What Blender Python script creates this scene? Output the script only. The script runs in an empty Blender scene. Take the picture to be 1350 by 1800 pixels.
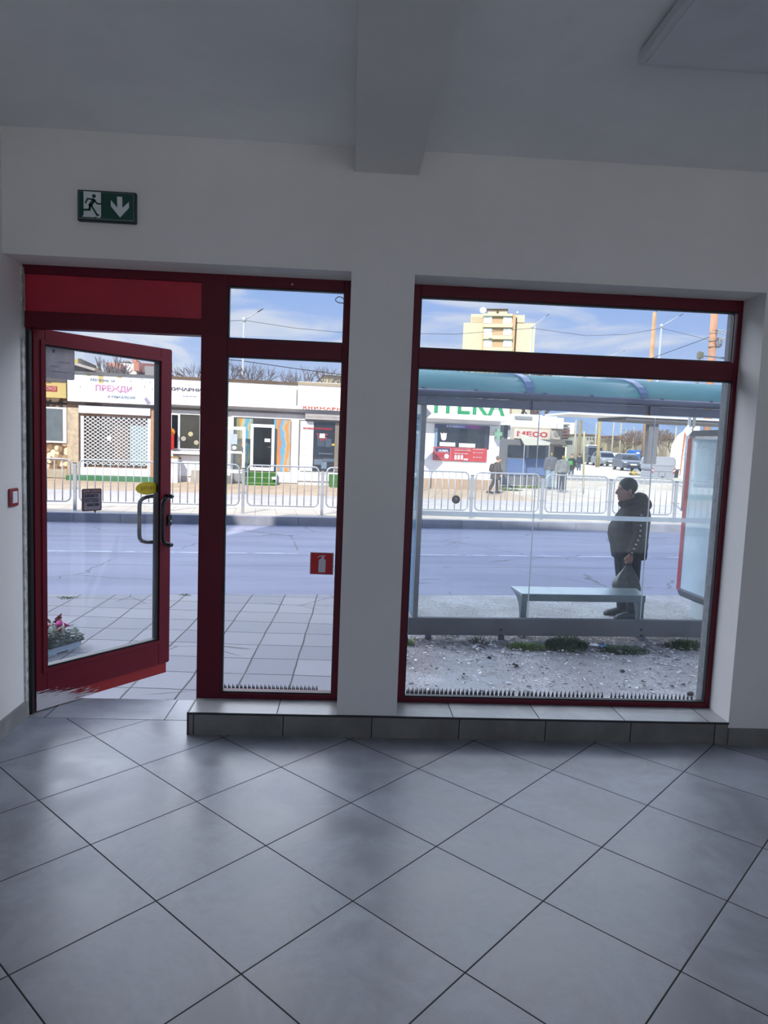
import bpy, bmesh, math, random
from mathutils import Vector, Matrix, noise as mnoise
SC = bpy.context.scene
COL = SC.collection
PI = math.pi
# ------------------------------------------------------------------ camera
CAM_H = 1.5
YAW, PITCH, ROLL, FPX = 0.05183, -0.09641, 0.03914, 1240.4
def cam_axes():
    cy, sy, cp, sp = math.cos(YAW), math.sin(YAW), math.cos(PITCH), math.sin(PITCH)
    f = Vector((sy*cp, cy*cp, sp)); r = Vector((cy, -sy, 0)); u = r.cross(f)
    c, s = math.cos(ROLL), math.sin(ROLL)
    return c*r + s*u, -s*r + c*u, f
CR, CU, CF = cam_axes()
CPOS = Vector((0, 0, CAM_H))
cd = bpy.data.cameras.new('camera'); cam = bpy.data.objects.new('camera', cd); COL.objects.link(cam)
m = Matrix((CR, CU, -CF)).transposed().to_4x4(); m.translation = CPOS
cam.matrix_world = m
cd.sensor_fit = 'VERTICAL'; cd.sensor_height = 24.0; cd.lens = FPX/1800*24.0
cd.clip_start = 0.02; cd.clip_end = 6000
SC.camera = cam
# ------------------------------------------------------------------ light and exposure
SC.view_settings.view_transform = 'Standard'; SC.view_settings.look = 'None'
SC.view_settings.gamma = 1.0; SC.view_settings.use_curve_mapping = False
SC.view_settings.exposure = 0.0
SUN_AZ, SUN_EL, SUN_E = math.radians(20), math.radians(38), 7.0
SKY_GAIN = 1.0
FILL_GAIN = 3.9
sd = bpy.data.lights.new('sun', 'SUN'); sd.energy = SUN_E; sd.angle = math.radians(0.6); sd.color = (1, .94, .84)
so = bpy.data.objects.new('sun', sd); COL.objects.link(so); so.location = (-8, -20, 30)
sdir = Vector((math.sin(SUN_AZ)*math.cos(SUN_EL), math.cos(SUN_AZ)*math.cos(SUN_EL), -math.sin(SUN_EL)))
so.rotation_euler = sdir.to_track_quat('-Z', 'Y').to_euler()
SC.cycles.transparent_max_bounces = 40
SC.cycles.max_bounces = 10; SC.cycles.diffuse_bounces = 6; SC.cycles.glossy_bounces = 4
SC.cycles.caustics_reflective = False; SC.cycles.caustics_refractive = False
SC.cycles.sample_clamp_indirect = 6.0
def lin(c):
    return tuple((x/12.92 if x <= .04045 else ((x+.055)/1.055)**2.4) for x in c)
class NT:
    """small node-tree writer"""
    def __init__(s, tree): s.t = tree; s.n = tree.nodes; s.l = tree.links
    def new(s, ty, **kw):
        n = s.n.new(ty)
        for k, v in kw.items(): setattr(n, k, v)
        return n
    def put(s, sock, v):
        if isinstance(v, bpy.types.NodeSocket): s.l.new(v, sock)
        elif v is not None:
            if sock.type == 'RGBA' and len(v) == 3: v = (*v, 1)
            sock.default_value = v
    def math(s, op, a, b=None, c=None, clamp=False):
        n = s.new('ShaderNodeMath', operation=op, use_clamp=clamp)
        s.put(n.inputs[0], a)
        if b is not None: s.put(n.inputs[1], b)
        if c is not None: s.put(n.inputs[2], c)
        return n.outputs[0]
    def mix(s, f, a, b):
        n = s.new('ShaderNodeMix', data_type='RGBA')
        s.put(n.inputs[0], f); s.put(n.inputs[6], a); s.put(n.inputs[7], b)
        return n.outputs[2]
    def ramp(s, f, a, b, lo=0., hi=1.):
        n = s.new('ShaderNodeMapRange', clamp=True, interpolation_type='SMOOTHSTEP')
        s.put(n.inputs[0], f); s.put(n.inputs[1], a); s.put(n.inputs[2], b); s.put(n.inputs[3], lo); s.put(n.inputs[4], hi)
        return n.outputs[0]
    def noise(s, vec, scale, detail=4, rough=.55, dist=0):
        n = s.new('ShaderNodeTexNoise'); n.inputs['Scale'].default_value = scale
        n.inputs['Detail'].default_value = detail; n.inputs['Roughness'].default_value = rough
        n.inputs['Distortion'].default_value = dist
        if vec is not None: s.l.new(vec, n.inputs['Vector'])
        return n.outputs['Fac']
    def xyz(s, vec):
        n = s.new('ShaderNodeSeparateXYZ'); s.l.new(vec, n.inputs[0]); return n.outputs
    def obj(s): return s.new('ShaderNodeTexCoord').outputs['Object']
    def mapping(s, vec, scale=(1, 1, 1), rot=(0, 0, 0), loc=(0, 0, 0)):
        n = s.new('ShaderNodeMapping'); s.l.new(vec, n.inputs[0])
        n.inputs['Scale'].default_value = scale; n.inputs['Rotation'].default_value = rot; n.inputs['Location'].default_value = loc
        return n.outputs[0]
# world: blue early spring sky with soft white cloud, brightened by an added band out of view
wd = bpy.data.worlds.new('sky'); SC.world = wd; wd.use_nodes = True
w = NT(wd.node_tree); w.n.clear()
dirv = w.new('ShaderNodeTexCoord').outputs['Generated']
X, Y, Z = w.xyz(dirv)
el = w.math('MAXIMUM', Z, 0.0)
zz = w.math('ADD', el, .22)
cx = w.math('DIVIDE', X, zz); cy_ = w.math('DIVIDE', Y, zz)
cv = w.new('ShaderNodeCombineXYZ'); w.l.new(cx, cv.inputs[0]); w.l.new(cy_, cv.inputs[1])
n1 = w.noise(w.mapping(cv.outputs[0], (.75, 1.15, 1), (0, 0, .5), (1.3, .4, 0)), 2.1, 8, .52, .7)
cl = w.ramp(n1, .44, .63)
blue = w.mix(w.ramp(el, 0, .4), lin((.76, .84, .98)), lin((.44, .66, .98)))
skyc = w.mix(w.math('MULTIPLY', cl, .78), blue, lin((.93, .95, .985)))
fill_band = w.math('MULTIPLY', w.ramp(el, .205, .36), w.ramp(el, .92, .62))     # added bright band above the view, lights the room through its windows
fill_band = w.math('MULTIPLY', fill_band, w.ramp(Y, -.15, .25))
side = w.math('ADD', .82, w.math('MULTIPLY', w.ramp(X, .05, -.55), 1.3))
skyc = w.mix(w.math('MULTIPLY', fill_band, .85), skyc, lin((.95, .97, 1.0)))
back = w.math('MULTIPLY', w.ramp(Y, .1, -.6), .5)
gain = w.math('ADD', w.math('ADD', .92, back), w.math('MULTIPLY', w.math('MULTIPLY', fill_band, side), FILL_GAIN))
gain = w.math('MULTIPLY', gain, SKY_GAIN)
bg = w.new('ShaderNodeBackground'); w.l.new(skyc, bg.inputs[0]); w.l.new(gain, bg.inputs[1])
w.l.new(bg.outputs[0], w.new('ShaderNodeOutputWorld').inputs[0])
# ------------------------------------------------------------------ frames (local axes: x along, y away, z up)
class Frame:
    def __init__(s, o=(0, 0, 0), deg=0.0):
        s.o = Vector(o); s.a = math.radians(deg); s.M = Matrix.Translation(s.o) @ Matrix.Rotation(s.a, 4, 'Z'); s.I = s.M.inverted()
    def at(s, px, py, v):
        """local point of a pixel on the local plane y = v"""
        d = CR*((px-675)/FPX) - CU*((py-900)/FPX) + CF
        ld = s.I.to_3x3() @ d; lo = s.I @ CPOS
        t = (v-lo.y)/ld.y
        return lo + ld*t
    def ground(s, px, py, z):
        d = CR*((px-675)/FPX) - CU*((py-900)/FPX) + CF
        t = (z-CAM_H)/d.z
        return s.I @ (CPOS + d*t)
    def rect(s, x0, y0, x1, y1, v):
        a, b = s.at(x0, y0, v), s.at(x1, y1, v)
        return min(a.x, b.x), max(a.x, b.x), min(a.z, b.z), max(a.z, b.z)
W0 = Frame()
ST = Frame((0, 0, 0), 7.4)          # the street beyond runs a little askew to the shop front
SH = Frame((0, 0, 0), 3.5)          # the bus shelter
DO = Frame((-1.62, 3.725, 0), 52.6) # the open door leaf, hinged on its left
# ------------------------------------------------------------------ materials
MATS = {}
SUNNY = False     # set for things standing in full sun: their colours are picked lower to suit the exposure
def base(name):
    mt = bpy.data.materials.new(name); mt.use_nodes = True
    t = NT(mt.node_tree); p = t.n['Principled BSDF']
    return mt, t, p
def mat(name, col, rough=.6, metal=0., var=.08, scale=6., bump=0., bscale=60., spec=.5, alpha=1., trans=0.):
    if name in MATS: return MATS[name]
    mt, t, p = base(name)
    c = lin(col); v = t.obj()
    if SUNNY:
        sat = (max(col)-min(col))/max(max(col), .01); k = .50 + .5*max(0, min(1, (min(col)-.80)/.08))*max(0, min(1, (.12-sat)/.06))
        c = tuple(x*k for x in c)
    f = t.noise(v, scale, 5)
    hi = tuple(min(1, x*(1+var)) for x in c); lo = tuple(x*(1-var) for x in c)
    t.l.new(t.mix(t.ramp(f, .3, .7), lo, hi), p.inputs['Base Color'])
    p.inputs['Roughness'].default_value = rough; p.inputs['Metallic'].default_value = metal
    p.inputs['Specular IOR Level'].default_value = spec
    if bump:
        b = t.new('ShaderNodeBump'); b.inputs['Strength'].default_value = bump; b.inputs['Distance'].default_value = .01
        t.l.new(t.noise(v, bscale, 4), b.inputs['Height']); t.l.new(b.outputs[0], p.inputs['Normal'])
    MATS[name] = mt
    return mt
def glassm(name, tint=(1, 1, 1), haze=.03, hazecol=(.8, .85, .9), refl=1., smear=0.):
    """clear sheet: lets light straight through, mirrors by Fresnel, carries a little dust"""
    if name in MATS: return MATS[name]
    mt, t, p = base(name); t.n.remove(p)
    out = t.n['Material Output']
    tr = t.new('ShaderNodeBsdfTransparent'); tr.inputs[0].default_value = (*tint, 1)
    gl = t.new('ShaderNodeBsdfGlossy'); gl.inputs['Roughness'].default_value = .02
    df = t.new('ShaderNodeBsdfDiffuse'); df.inputs[0].default_value = (*lin(hazecol), 1)
    tl = t.new('ShaderNodeBsdfTranslucent'); tl.inputs[0].default_value = (*lin(hazecol), 1)
    ad = t.new('ShaderNodeMixShader'); ad.inputs[0].default_value = .5; t.l.new(df.outputs[0], ad.inputs[1]); t.l.new(tl.outputs[0], ad.inputs[2])
    fr = t.new('ShaderNodeFresnel'); fr.inputs[0].default_value = 1.45
    m1 = t.new('ShaderNodeMixShader'); t.l.new(t.math('MULTIPLY', fr.outputs[0], refl*.6), m1.inputs[0])
    t.l.new(tr.outputs[0], m1.inputs[1]); t.l.new(gl.outputs[0], m1.inputs[2])
    f = t.noise(t.mapping(t.obj(), (3, 3, .7)), 1.5, 5)
    h = t.math('ADD', haze, t.math('MULTIPLY', t.ramp(f, .45, .75), smear))
    m2 = t.new('ShaderNodeMixShader'); t.l.new(h, m2.inputs[0]); t.l.new(m1.outputs[0], m2.inputs[1]); t.l.new(ad.outputs[0], m2.inputs[2])
    t.l.new(m2.outputs[0], out.inputs[0])
    MATS[name] = mt; return mt
# ------------------------------------------------------------------ mesh building
class MB:
    def __init__(s): s.bm = bmesh.new()
    def box(s, c, d, rz=0., bev=0., rot=None):
        R = rot if rot is not None else Matrix.Rotation(rz, 3, 'Z')
        M = Matrix.Translation(Vector(c)) @ R.to_4x4() @ Matrix.Diagonal((d[0], d[1], d[2], 1))
        r = bmesh.ops.create_cube(s.bm, size=1, matrix=M)
        if bev:
            es = list({e for v in r['verts'] for e in v.link_edges})
            bmesh.ops.bevel(s.bm, geom=es, offset=bev, segments=2, affect='EDGES', profile=.6)
        return s
    def bx(s, x0, x1, y0, y1, z0, z1, bev=0.):
        return s.box(((x0+x1)/2, (y0+y1)/2, (z0+z1)/2), (x1-x0, y1-y0, z1-z0), bev=bev)
    def quad(s, *pts):
        s.bm.faces.new([s.bm.verts.new(p) for p in pts]); return s
    def rings(s, R, cap=True, close=False):
        """loft closed rings of equal length"""
        vs = [[s.bm.verts.new(p) for p in r] for r in R]
        n = len(vs[0]); seq = list(zip(vs, vs[1:]))
        if close: seq.append((vs[-1], vs[0]))
        for a, b in seq:
            for i in range(n):
                s.bm.faces.new((a[i], a[(i+1) % n], b[(i+1) % n], b[i]))
        if cap and not close:
            s.bm.faces.new(list(reversed(vs[0]))); s.bm.faces.new(vs[-1])
        return s
    def tube(s, pts, r, n=8, cap=True, closed=False, flat=1.):
        pts = [Vector(p) for p in pts]; rr = r if isinstance(r, (list, tuple)) else [r]*len(pts)
        R = []; ref = None
        for i, p in enumerate(pts):
            if closed: d = pts[(i+1) % len(pts)] - pts[i-1]
            else: d = pts[min(i+1, len(pts)-1)] - pts[max(i-1, 0)]
            if d.length < 1e-9: d = Vector((0, 0, 1))
            d.normalize()
            if ref is None:
                ref = Vector((0, 0, 1)) if abs(d.z) < .9 else Vector((0, 1, 0))
                a = d.cross(ref).normalized()
            else:
                a = (a - d*a.dot(d))
                a = a.normalized() if a.length > 1e-6 else d.orthogonal().normalized()
            b = d.cross(a)
            R.append([p + (a*math.cos(2*PI*k/n) + b*math.sin(2*PI*k/n)*flat)*rr[i] for k in range(n)])
        return s.rings(R, cap, closed)
    def ell(s, c, r, nu=14, nv=9, rot=None):
        c = Vector(c); R = []
        for j in range(nv+1):
            ph = -PI/2 + PI*j/nv; q = max(math.cos(ph), .02)
            ring = []
            for i in range(nu):
                p = Vector((r[0]*q*math.cos(2*PI*i/nu), r[1]*q*math.sin(2*PI*i/nu), r[2]*math.sin(ph)))
                ring.append(c + (rot @ p if rot is not None else p))
            R.append(ring)
        return s.rings(R)
    def stack(s, L, n=18, pw=2.0):
        """horizontal superellipse sections (z, cx, cy, rx, ry)"""
        R = []
        for z, cx, cy, rx, ry in L:
            ring = []
            for i in range(n):
                a = 2*PI*i/n; c, q = math.cos(a), math.sin(a)
                ring.append((cx + rx*math.copysign(abs(c)**(2/pw), c), cy + ry*math.copysign(abs(q)**(2/pw), q), z))
            R.append(ring)
        return s.rings(R)
    def lathe(s, prof, c=(0, 0, 0), n=20, axis='Z'):
        R = []
        for r, z in prof:
            ring = []
            for i in range(n):
                a = 2*PI*i/n; p = (r*math.cos(a), r*math.sin(a), z)
                if axis == 'Y': p = (p[0], z, -p[1])
                if axis == 'X': p = (z, p[0], p[1])
                ring.append(Vector(c) + Vector(p))
            R.append(ring)
        return s.rings(R)
    def prism(s, poly, y0, y1):
        """outline in x,z pushed through y0..y1"""
        a = [s.bm.verts.new((x, y0, z)) for x, z in poly]; b = [s.bm.verts.new((x, y1, z)) for x, z in poly]
        n = len(poly)
        s.bm.faces.new(a); s.bm.faces.new(list(reversed(b)))
        for i in range(n): s.bm.faces.new((a[i], b[i], b[(i+1) % n], a[(i+1) % n]))
        return s
    def build(s, name, mt, parent=None, frame=W0, smooth=False, bev=0., M=None):
        bmesh.ops.recalc_face_normals(s.bm, faces=s.bm.faces)
        T = frame.M if M is None else M
        if parent is not None: T = PM[parent.as_pointer()].inverted() @ T
        s.bm.transform(T)
        me = bpy.data.meshes.new(name); s.bm.to_mesh(me); s.bm.free()
        if smooth:
            me.polygons.foreach_set('use_smooth', [True]*len(me.polygons))
        return link(name, me, mt, parent, bev)
PM = {}
def link(name, me, mt, parent=None, bev=0.):
    o = bpy.data.objects.new(name, me); COL.objects.link(o)
    if mt: me.materials.clear(); me.materials.append(mt)
    if parent is not None: o.parent = parent
    PM[o.as_pointer()] = PM[parent.as_pointer()].copy() if parent is not None else Matrix.Identity(4)
    if bev:
        b = o.modifiers.new('bevel', 'BEVEL'); b.width = bev; b.segments = 2; b.limit_method = 'ANGLE'
    return o
def tag(o, label, cat, group=None, kind=None):
    o['label'] = label; o['category'] = cat
    if group: o['group'] = group
    if kind: o['kind'] = kind
    return o
def thing(name, label, cat, loc=(0, 0, 0), deg=0., group=None, frame=W0):
    """an Empty at the thing's base; loc is given in frame"""
    o = bpy.data.objects.new(name, None); COL.objects.link(o); o.empty_display_size = .1
    M = frame.M @ Matrix.Translation(Vector(loc)) @ Matrix.Rotation(math.radians(deg), 4, 'Z')
    o.matrix_world = M; PM[o.as_pointer()] = M.copy()
    return tag(o, label, cat, group)
def struct(o): o['kind'] = 'structure'; return o
def dup(root, M, label=None):
    """copy of a thing, its parts and sub-parts, placed by world matrix M"""
    def cp(o, par):
        c = o.copy(); COL.objects.link(c)
        if par is not None: c.parent = par
        for ch in o.children: cp(ch, c)
        return c
    r = cp(root, None); r.matrix_world = M; PM[r.as_pointer()] = M.copy()
    if label: r['label'] = label
    return r
DG = None
def textmesh(s, w=None, h=None, depth=.01, bold=0., shear=0., space=1.):
    cu = bpy.data.curves.new('t', 'FONT'); cu.body = s; cu.align_x = 'CENTER'; cu.align_y = 'CENTER'
    cu.extrude = .02; cu.offset = bold; cu.shear = shear; cu.space_character = space; cu.resolution_u = 3
    o = bpy.data.objects.new('t', cu); COL.objects.link(o)
    dg = bpy.context.evaluated_depsgraph_get(); dg.update()
    me = bpy.data.meshes.new_from_object(o.evaluated_get(dg))
    bpy.data.objects.remove(o); bpy.data.curves.remove(cu)
    xs = [v.co.x for v in me.vertices]; ys = [v.co.y for v in me.vertices]
    if not xs: return me
    cx, cy = (min(xs)+max(xs))/2, (min(ys)+max(ys))/2
    kx = w/(max(xs)-min(xs)) if w else None; ky = h/(max(ys)-min(ys)) if h else None
    kx = kx or ky; ky = ky or kx
    for v in me.vertices:
        v.co = Vector(((v.co.x-cx)*kx, -depth*(v.co.z/.04+.5), (v.co.y-cy)*ky))
    return me
def text(name, s, frame, x0, x1, z0, z1, y, mt, parent=None, **kw):
    me = textmesh(s, x1-x0, z1-z0, **kw)
    T = frame.M @ Matrix.Translation(((x0+x1)/2, y, (z0+z1)/2))
    if parent is not None: T = PM[parent.as_pointer()].inverted() @ T
    me.transform(T); me.name = name
    return link(name, me, mt, parent)
def fuse(mb, voxel, smooth=4):
    """melt overlapping lumps into one continuous skin; returns an MB"""
    me = bpy.data.meshes.new('f'); mb.bm.to_mesh(me); mb.bm.free()
    o = bpy.data.objects.new('f', me); COL.objects.link(o)
    r = o.modifiers.new('r', 'REMESH'); r.mode = 'VOXEL'; r.voxel_size = voxel
    s = o.modifiers.new('s', 'SMOOTH'); s.iterations = smooth; s.factor = .5
    dg = bpy.context.evaluated_depsgraph_get(); dg.update()
    m2 = bpy.data.meshes.new_from_object(o.evaluated_get(dg))
    bpy.data.objects.remove(o); bpy.data.meshes.remove(me)
    out = MB(); out.bm.from_mesh(m2); bpy.data.meshes.remove(m2)
    return out
def rrect(x0, x1, z0, z1, r, n=5):
    P = []
    for cx, cz, a0 in ((x1-r, z1-r, 0), (x0+r, z1-r, 90), (x0+r, z0+r, 180), (x1-r, z0+r, 270)):
        for k in range(n+1):
            a = math.radians(a0 + 90*k/n); P.append((cx+r*math.cos(a), cz+r*math.sin(a)))
    return P
# ================================================================== the room
def wallmat(name, col, var=.05):
    mt, t, p = base(name); v = t.obj()
    f = t.noise(v, .9, 5, .6); g = t.noise(v, 5, 4, .6)
    c = lin(col)
    a = t.mix(t.ramp(f, .3, .72), tuple(x*(1-var) for x in c), tuple(min(1, x*(1+var)) for x in c))
    a = t.mix(t.ramp(g, .55, .8, 0, .25), a, tuple(x*.86 for x in c))
    t.l.new(a, p.inputs['Base Color']); p.inputs['Roughness'].default_value = .9; p.inputs['Specular IOR Level'].default_value = .15
    b = t.new('ShaderNodeBump'); b.inputs['Strength'].default_value = .12; b.inputs['Distance'].default_value = .004
    t.l.new(t.noise(v, 45, 4), b.inputs['Height']); t.l.new(b.outputs[0], p.inputs['Normal'])
    return mt
PAINT = wallmat('wall_paint', (.888, .88, .865)); CEILP = wallmat('ceiling_paint', (.95, .95, .945))
TA, TS, TX, TY = .79398, .44984, -1.22236, 3.44772
def tilemat(name, mode, col=(.575, .59, .62), grout=(.10, .10, .10), rough=.3, x0=0., pitch=.45, gw=.0021):
    mt, t, p = base(name); v = t.obj(); X, Y, Z = t.xyz(v)
    if mode == 'diag':
        dx = t.math('SUBTRACT', X, TX); dy = t.math('SUBTRACT', Y, TY)
        a = t.math('DIVIDE', t.math('ADD', t.math('MULTIPLY', dx, math.cos(TA)), t.math('MULTIPLY', dy, math.sin(TA))), TS)
        b = t.math('DIVIDE', t.math('SUBTRACT', t.math('MULTIPLY', dx, math.sin(TA)), t.math('MULTIPLY', dy, math.cos(TA))), TS)
    else:
        a = t.math('DIVIDE', t.math('SUBTRACT', X, x0), pitch); b = None
    def edge(q):
        f = t.math('FRACT', q); d = t.math('MINIMUM', f, t.math('SUBTRACT', 1., f))
        return d
    d = edge(a)
    idv = t.new('ShaderNodeCombineXYZ'); t.l.new(t.math('FLOOR', a), idv.inputs[0])
    if b is not None:
        d = t.math('MINIMUM', d, edge(b)); t.l.new(t.math('FLOOR', b), idv.inputs[1])
    wn = t.new('ShaderNodeTexWhiteNoise', noise_dimensions='3D'); t.l.new(idv.outputs[0], wn.inputs['Vector'])
    line = t.ramp(d, gw/pitch*.8, gw/pitch*1.5, 1, 0)
    # mottled cement look, shifted from tile to tile
    off = t.new('ShaderNodeVectorMath', operation='MULTIPLY_ADD'); t.l.new(wn.outputs['Color'], off.inputs[0])
    off.inputs[1].default_value = (9, 9, 9); t.l.new(v, off.inputs[2])
    f = t.noise(off.outputs[0], 3.2, 8, .62, .4); g = t.noise(off.outputs[0], 14, 6, .65, .2)
    c = lin(col)
    cc = t.mix(t.ramp(f, .32, .70), tuple(x*.75 for x in c), tuple(x*1.19 for x in c))
    cc = t.mix(t.ramp(g, .52, .75, 0, .35), cc, tuple(x*.78 for x in c))
    sc = t.noise(v, 1.1, 5, .6, .8)
    cc = t.mix(t.ramp(sc, .60, .74, 0, .32), cc, lin((.40, .385, .37)))
    t.l.new(t.mix(line, cc, lin(grout)), p.inputs['Base Color'])
    r = t.math('ADD', rough, t.math('MULTIPLY', t.ramp(f, .3, .7), .14))
    r = t.math('ADD', r, t.math('MULTIPLY', line, .5)); t.l.new(r, p.inputs['Roughness'])
    p.inputs['Specular IOR Level'].default_value = .5
    bp = t.new('ShaderNodeBump'); bp.inputs['Strength'].default_value = .25; bp.inputs['Distance'].default_value = .003
    t.l.new(t.math('SUBTRACT', t.math('MULTIPLY', g, .25), line), bp.inputs['Height']); t.l.new(bp.outputs[0], p.inputs['Normal'])
    return mt
FLOORT = tilemat('floor_tile', 'diag')
SILLT = tilemat('sill_tile', 'strip', (.66, .66, .66), rough=.28, x0=-.323)
SKIRT = tilemat('skirting_tile', 'strip', (.48, .47, .45), rough=.4, x0=-.29)
THRT = tilemat('threshold_tile', 'strip', (.59, .60, .62), rough=.35, x0=-.93, pitch=.62)
STUCCO = mat('outside_stucco', (.42, .43, .44), .95, var=.25, scale=30, bump=.8, bscale=120)
RX1, RY0, CZ = 5.5, -6.0, 2.885
struct(MB().quad((-1.65, RY0, 0), (RX1, RY0, 0), (RX1, 3.66, 0), (-1.65, 3.66, 0)).bx(-1.65, RX1, RY0, 3.66, -.2, -.004).build('floor', FLOORT))
struct(MB().bx(-1.65, -.765, 3.66, 3.95, -.14, .0015).build('trim_1', THRT))
struct(MB().bx(-1.95, RX1+.3, RY0-.3, 3.48, CZ, CZ+.25).build('ceiling', CEILP))
wf = MB()
wf.bx(-1.95, RX1+.3, 3.48, 3.83, 2.315, CZ+.25)
wf.bx(-.02, .285, 3.48, 3.83, 0.115, 2.315)
wf.bx(2.03, RX1+.3, 3.48, 3.83, 0, 2.315)
struct(wf.build('wall_front', PAINT))
struct(MB().bx(-1.95, -1.65, RY0-.3, 3.83, -.1, CZ).build('wall_left', PAINT))
wr_ = MB().bx(RX1, RX1+.3, RY0-.3, 3.48, 0, CZ)
struct(wr_.build('wall_right', PAINT))
wb = MB().bx(-1.65, RX1, RY0-.3, RY0, 2.8, CZ).bx(-1.65, -1.4, RY0-.3, RY0, 0, 2.8).bx(5.25, RX1, RY0-.3, RY0, 0, 2.8)  # unseen wide opening, added to let daylight in from behind
struct(wb.build('wall_back', PAINT))
# downstand beam running back from the pier
struct(MB().bx(-.02, .285, RY0, 3.481, 2.773, CZ+.01).build('trim_2', PAINT, bev=.004))
# tiled plinth under both windows, with its dark metal corner strip
pl = struct(MB().bx(-.765, 2.03, 3.48, 3.70, 0, .113, bev=0).build('trim_3', SKIRT))
struct(MB().bx(-.762, -.02, 3.478, 3.70, .113, .117).bx(.285, 2.03, 3.478, 3.70, .113, .117).build('trim_4', SILLT))
struct(MB().bx(-.772, -.764, 3.476, 3.70, 0, .119).bx(-.772, 2.03, 3.474, 3.480, .108, .1185).build('trim_5', mat('dark_edge_strip', (.13, .135, .13), .4)))
struct(MB().bx(2.03, RX1, 3.468, 3.482, 0, .088).build('baseboard_front', SKIRT))
struct(MB().bx(-1.652, -1.638, RY0, 3.665, 0, .09).build('baseboard_left', tilemat('skirting_tile_pale', 'strip', (.58, .57, .56), x0=.1)))
# outside shell of our building: it throws the shade over the street
BH = 10.9
ob = MB()
ob.bx(-6.36, RX1+.3, RY0-.32, 3.83, CZ+.26, BH)
ob.bx(-6.36, -1.96, RY0-.32, 3.83, -.6, CZ+.26)
ob.bx(-1.95, RX1+.3, 3.70, 3.83, -.6, -.005)
ob.bx(-.765, 2.03, 3.70, 3.83, -.01, .085)
struct(ob.build('wall_outside', STUCCO))
# stucco reveals outside the two windows, and outer sills
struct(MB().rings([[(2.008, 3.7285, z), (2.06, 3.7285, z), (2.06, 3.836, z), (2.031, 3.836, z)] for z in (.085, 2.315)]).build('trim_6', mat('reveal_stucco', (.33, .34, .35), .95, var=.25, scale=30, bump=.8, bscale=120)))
struct(MB().bx(-.64, -.02, 3.755, 3.865, .085, .1).bx(.285, 2.03, 3.755, 3.865, .085, .1).build('trim_7', mat('outer_sill', (.78, .79, .80), .5, var=.12, scale=12)))
struct(MB().bx(-30, 30, -70, RY0-.3, -.4, -.2).build('bounce_yard', mat('bounce_yard_concrete', (.80, .79, .78), .9, scale=.6)))  # unseen ground added behind the room to bounce sunlight onto the ceiling
nb = MB().bx(-26, -7.28, -9, 3.9, -.6, 10.35).bx(-7.3, -6.3, 0.5, 2.6, -.6, 8.2)
struct(nb.build('wall_neighbour', STUCCO))
# ================================================================== joinery
FRM = mat('wine_red_aluminium', (.36, .04, .125), .45, var=.06, scale=3, spec=.3)
LEAF = mat('door_leaf_red', (.42, .065, .135), .5, var=.07, scale=3, spec=.3)
PANEL = mat('red_infill_panel', (.70, .15, .23), .3, var=.1, scale=4)
GASK = mat('black_gasket', (.03, .03, .035), .5)
GLASS = glassm('window_glass', haze=.012, smear=.03)
GLASS2 = glassm('large_window_glass', haze=.007, smear=.02)
def ring_frame(mb, x0, x1, z0, z1, y0, y1, l, r, b, t):
    mb.bx(x0, x0+l, y0, y1, z0, z1); mb.bx(x1-r, x1, y0, y1, z0, z1)
    mb.bx(x0+l, x1-r, y0, y1, z0, z0+b); mb.bx(x0+l, x1-r, y0, y1, z1-t, z1)
    return mb
def gasket(x0, x1, z0, z1, y, par, g=.009):
    mb = MB(); ring_frame(mb, x0-.002, x1+.002, z0-.002, z1+.002, y, y+.03, g, g*.6, g, g)
    return mb.build('gasket', GASK, par)
def window(n, x0, x1, z0, z1, panes, glass, mull):
    w_ = bpy.data.objects.new('window_%d' % n, None); COL.objects.link(w_); w_['kind'] = 'structure'; PM[w_.as_pointer()] = Matrix.Identity(4)
    mb = MB(); y0, y1 = 3.68, (3.757 if n == 1 else 3.728)
    px0 = min(p[0] for p in panes); px1 = max(p[1] for p in panes); pz0 = min(p[2] for p in panes); pz1 = max(p[3] for p in panes)
    ring_frame(mb, x0, x1, z0, z1, y0, y1, px0-x0, x1-px1, pz0-z0, z1-pz1)
    for a, b in mull: mb.bx(px0, px1, y0, y1, a, b)
    mb.build('window_frame', FRM, w_, bev=.003)
    for p in panes:
        gasket(*p, 3.69, w_)
        MB().bx(p[0], p[1], 3.716, 3.724, p[2], p[3]).build('pane', glass, w_)
    return w_
window(1, -.77, -.02, .117, 2.318, [(-.641, -.054, .147, 1.915), (-.639, -.054, 2.0, 2.262)], GLASS, [(1.915, 2.0)])
window(2, .285, 2.03, .117, 2.315, [(.337, 2.006, .143, 1.9), (.337, 1.992, 1.995, 2.257)], GLASS2, [(1.9, 1.995)])
door = bpy.data.objects.new('door_1', None); COL.objects.link(door); door['kind'] = 'structure'; PM[door.as_pointer()] = Matrix.Identity(4)
fr = MB()
fr.bx(-1.65, -1.630, 3.70, 3.757, 0, 2.32); fr.bx(-1.65, -.765, 3.68, 3.757, 2.272, 2.32); fr.bx(-1.65, -.765, 3.68, 3.757, 2.01, 2.09)
fr.build('door_frame', FRM, door, bev=.003)
MB().bx(-1.648, -.762, 3.695, 3.74, 2.088, 2.274).build('transom_panel', PANEL, door)
MB().bx(-1.643, -1.624, 3.69, 3.72, .012, 2.0).build('hinge_seal', GASK, door)
# white plaster edge left of the frame
MB().bx(-1.652, -1.641, 3.655, 3.69, .0, 2.30).build('plaster_edge', mat('chipped_plaster', (.72, .72, .70), .9, var=.35, scale=25), door)
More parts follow.
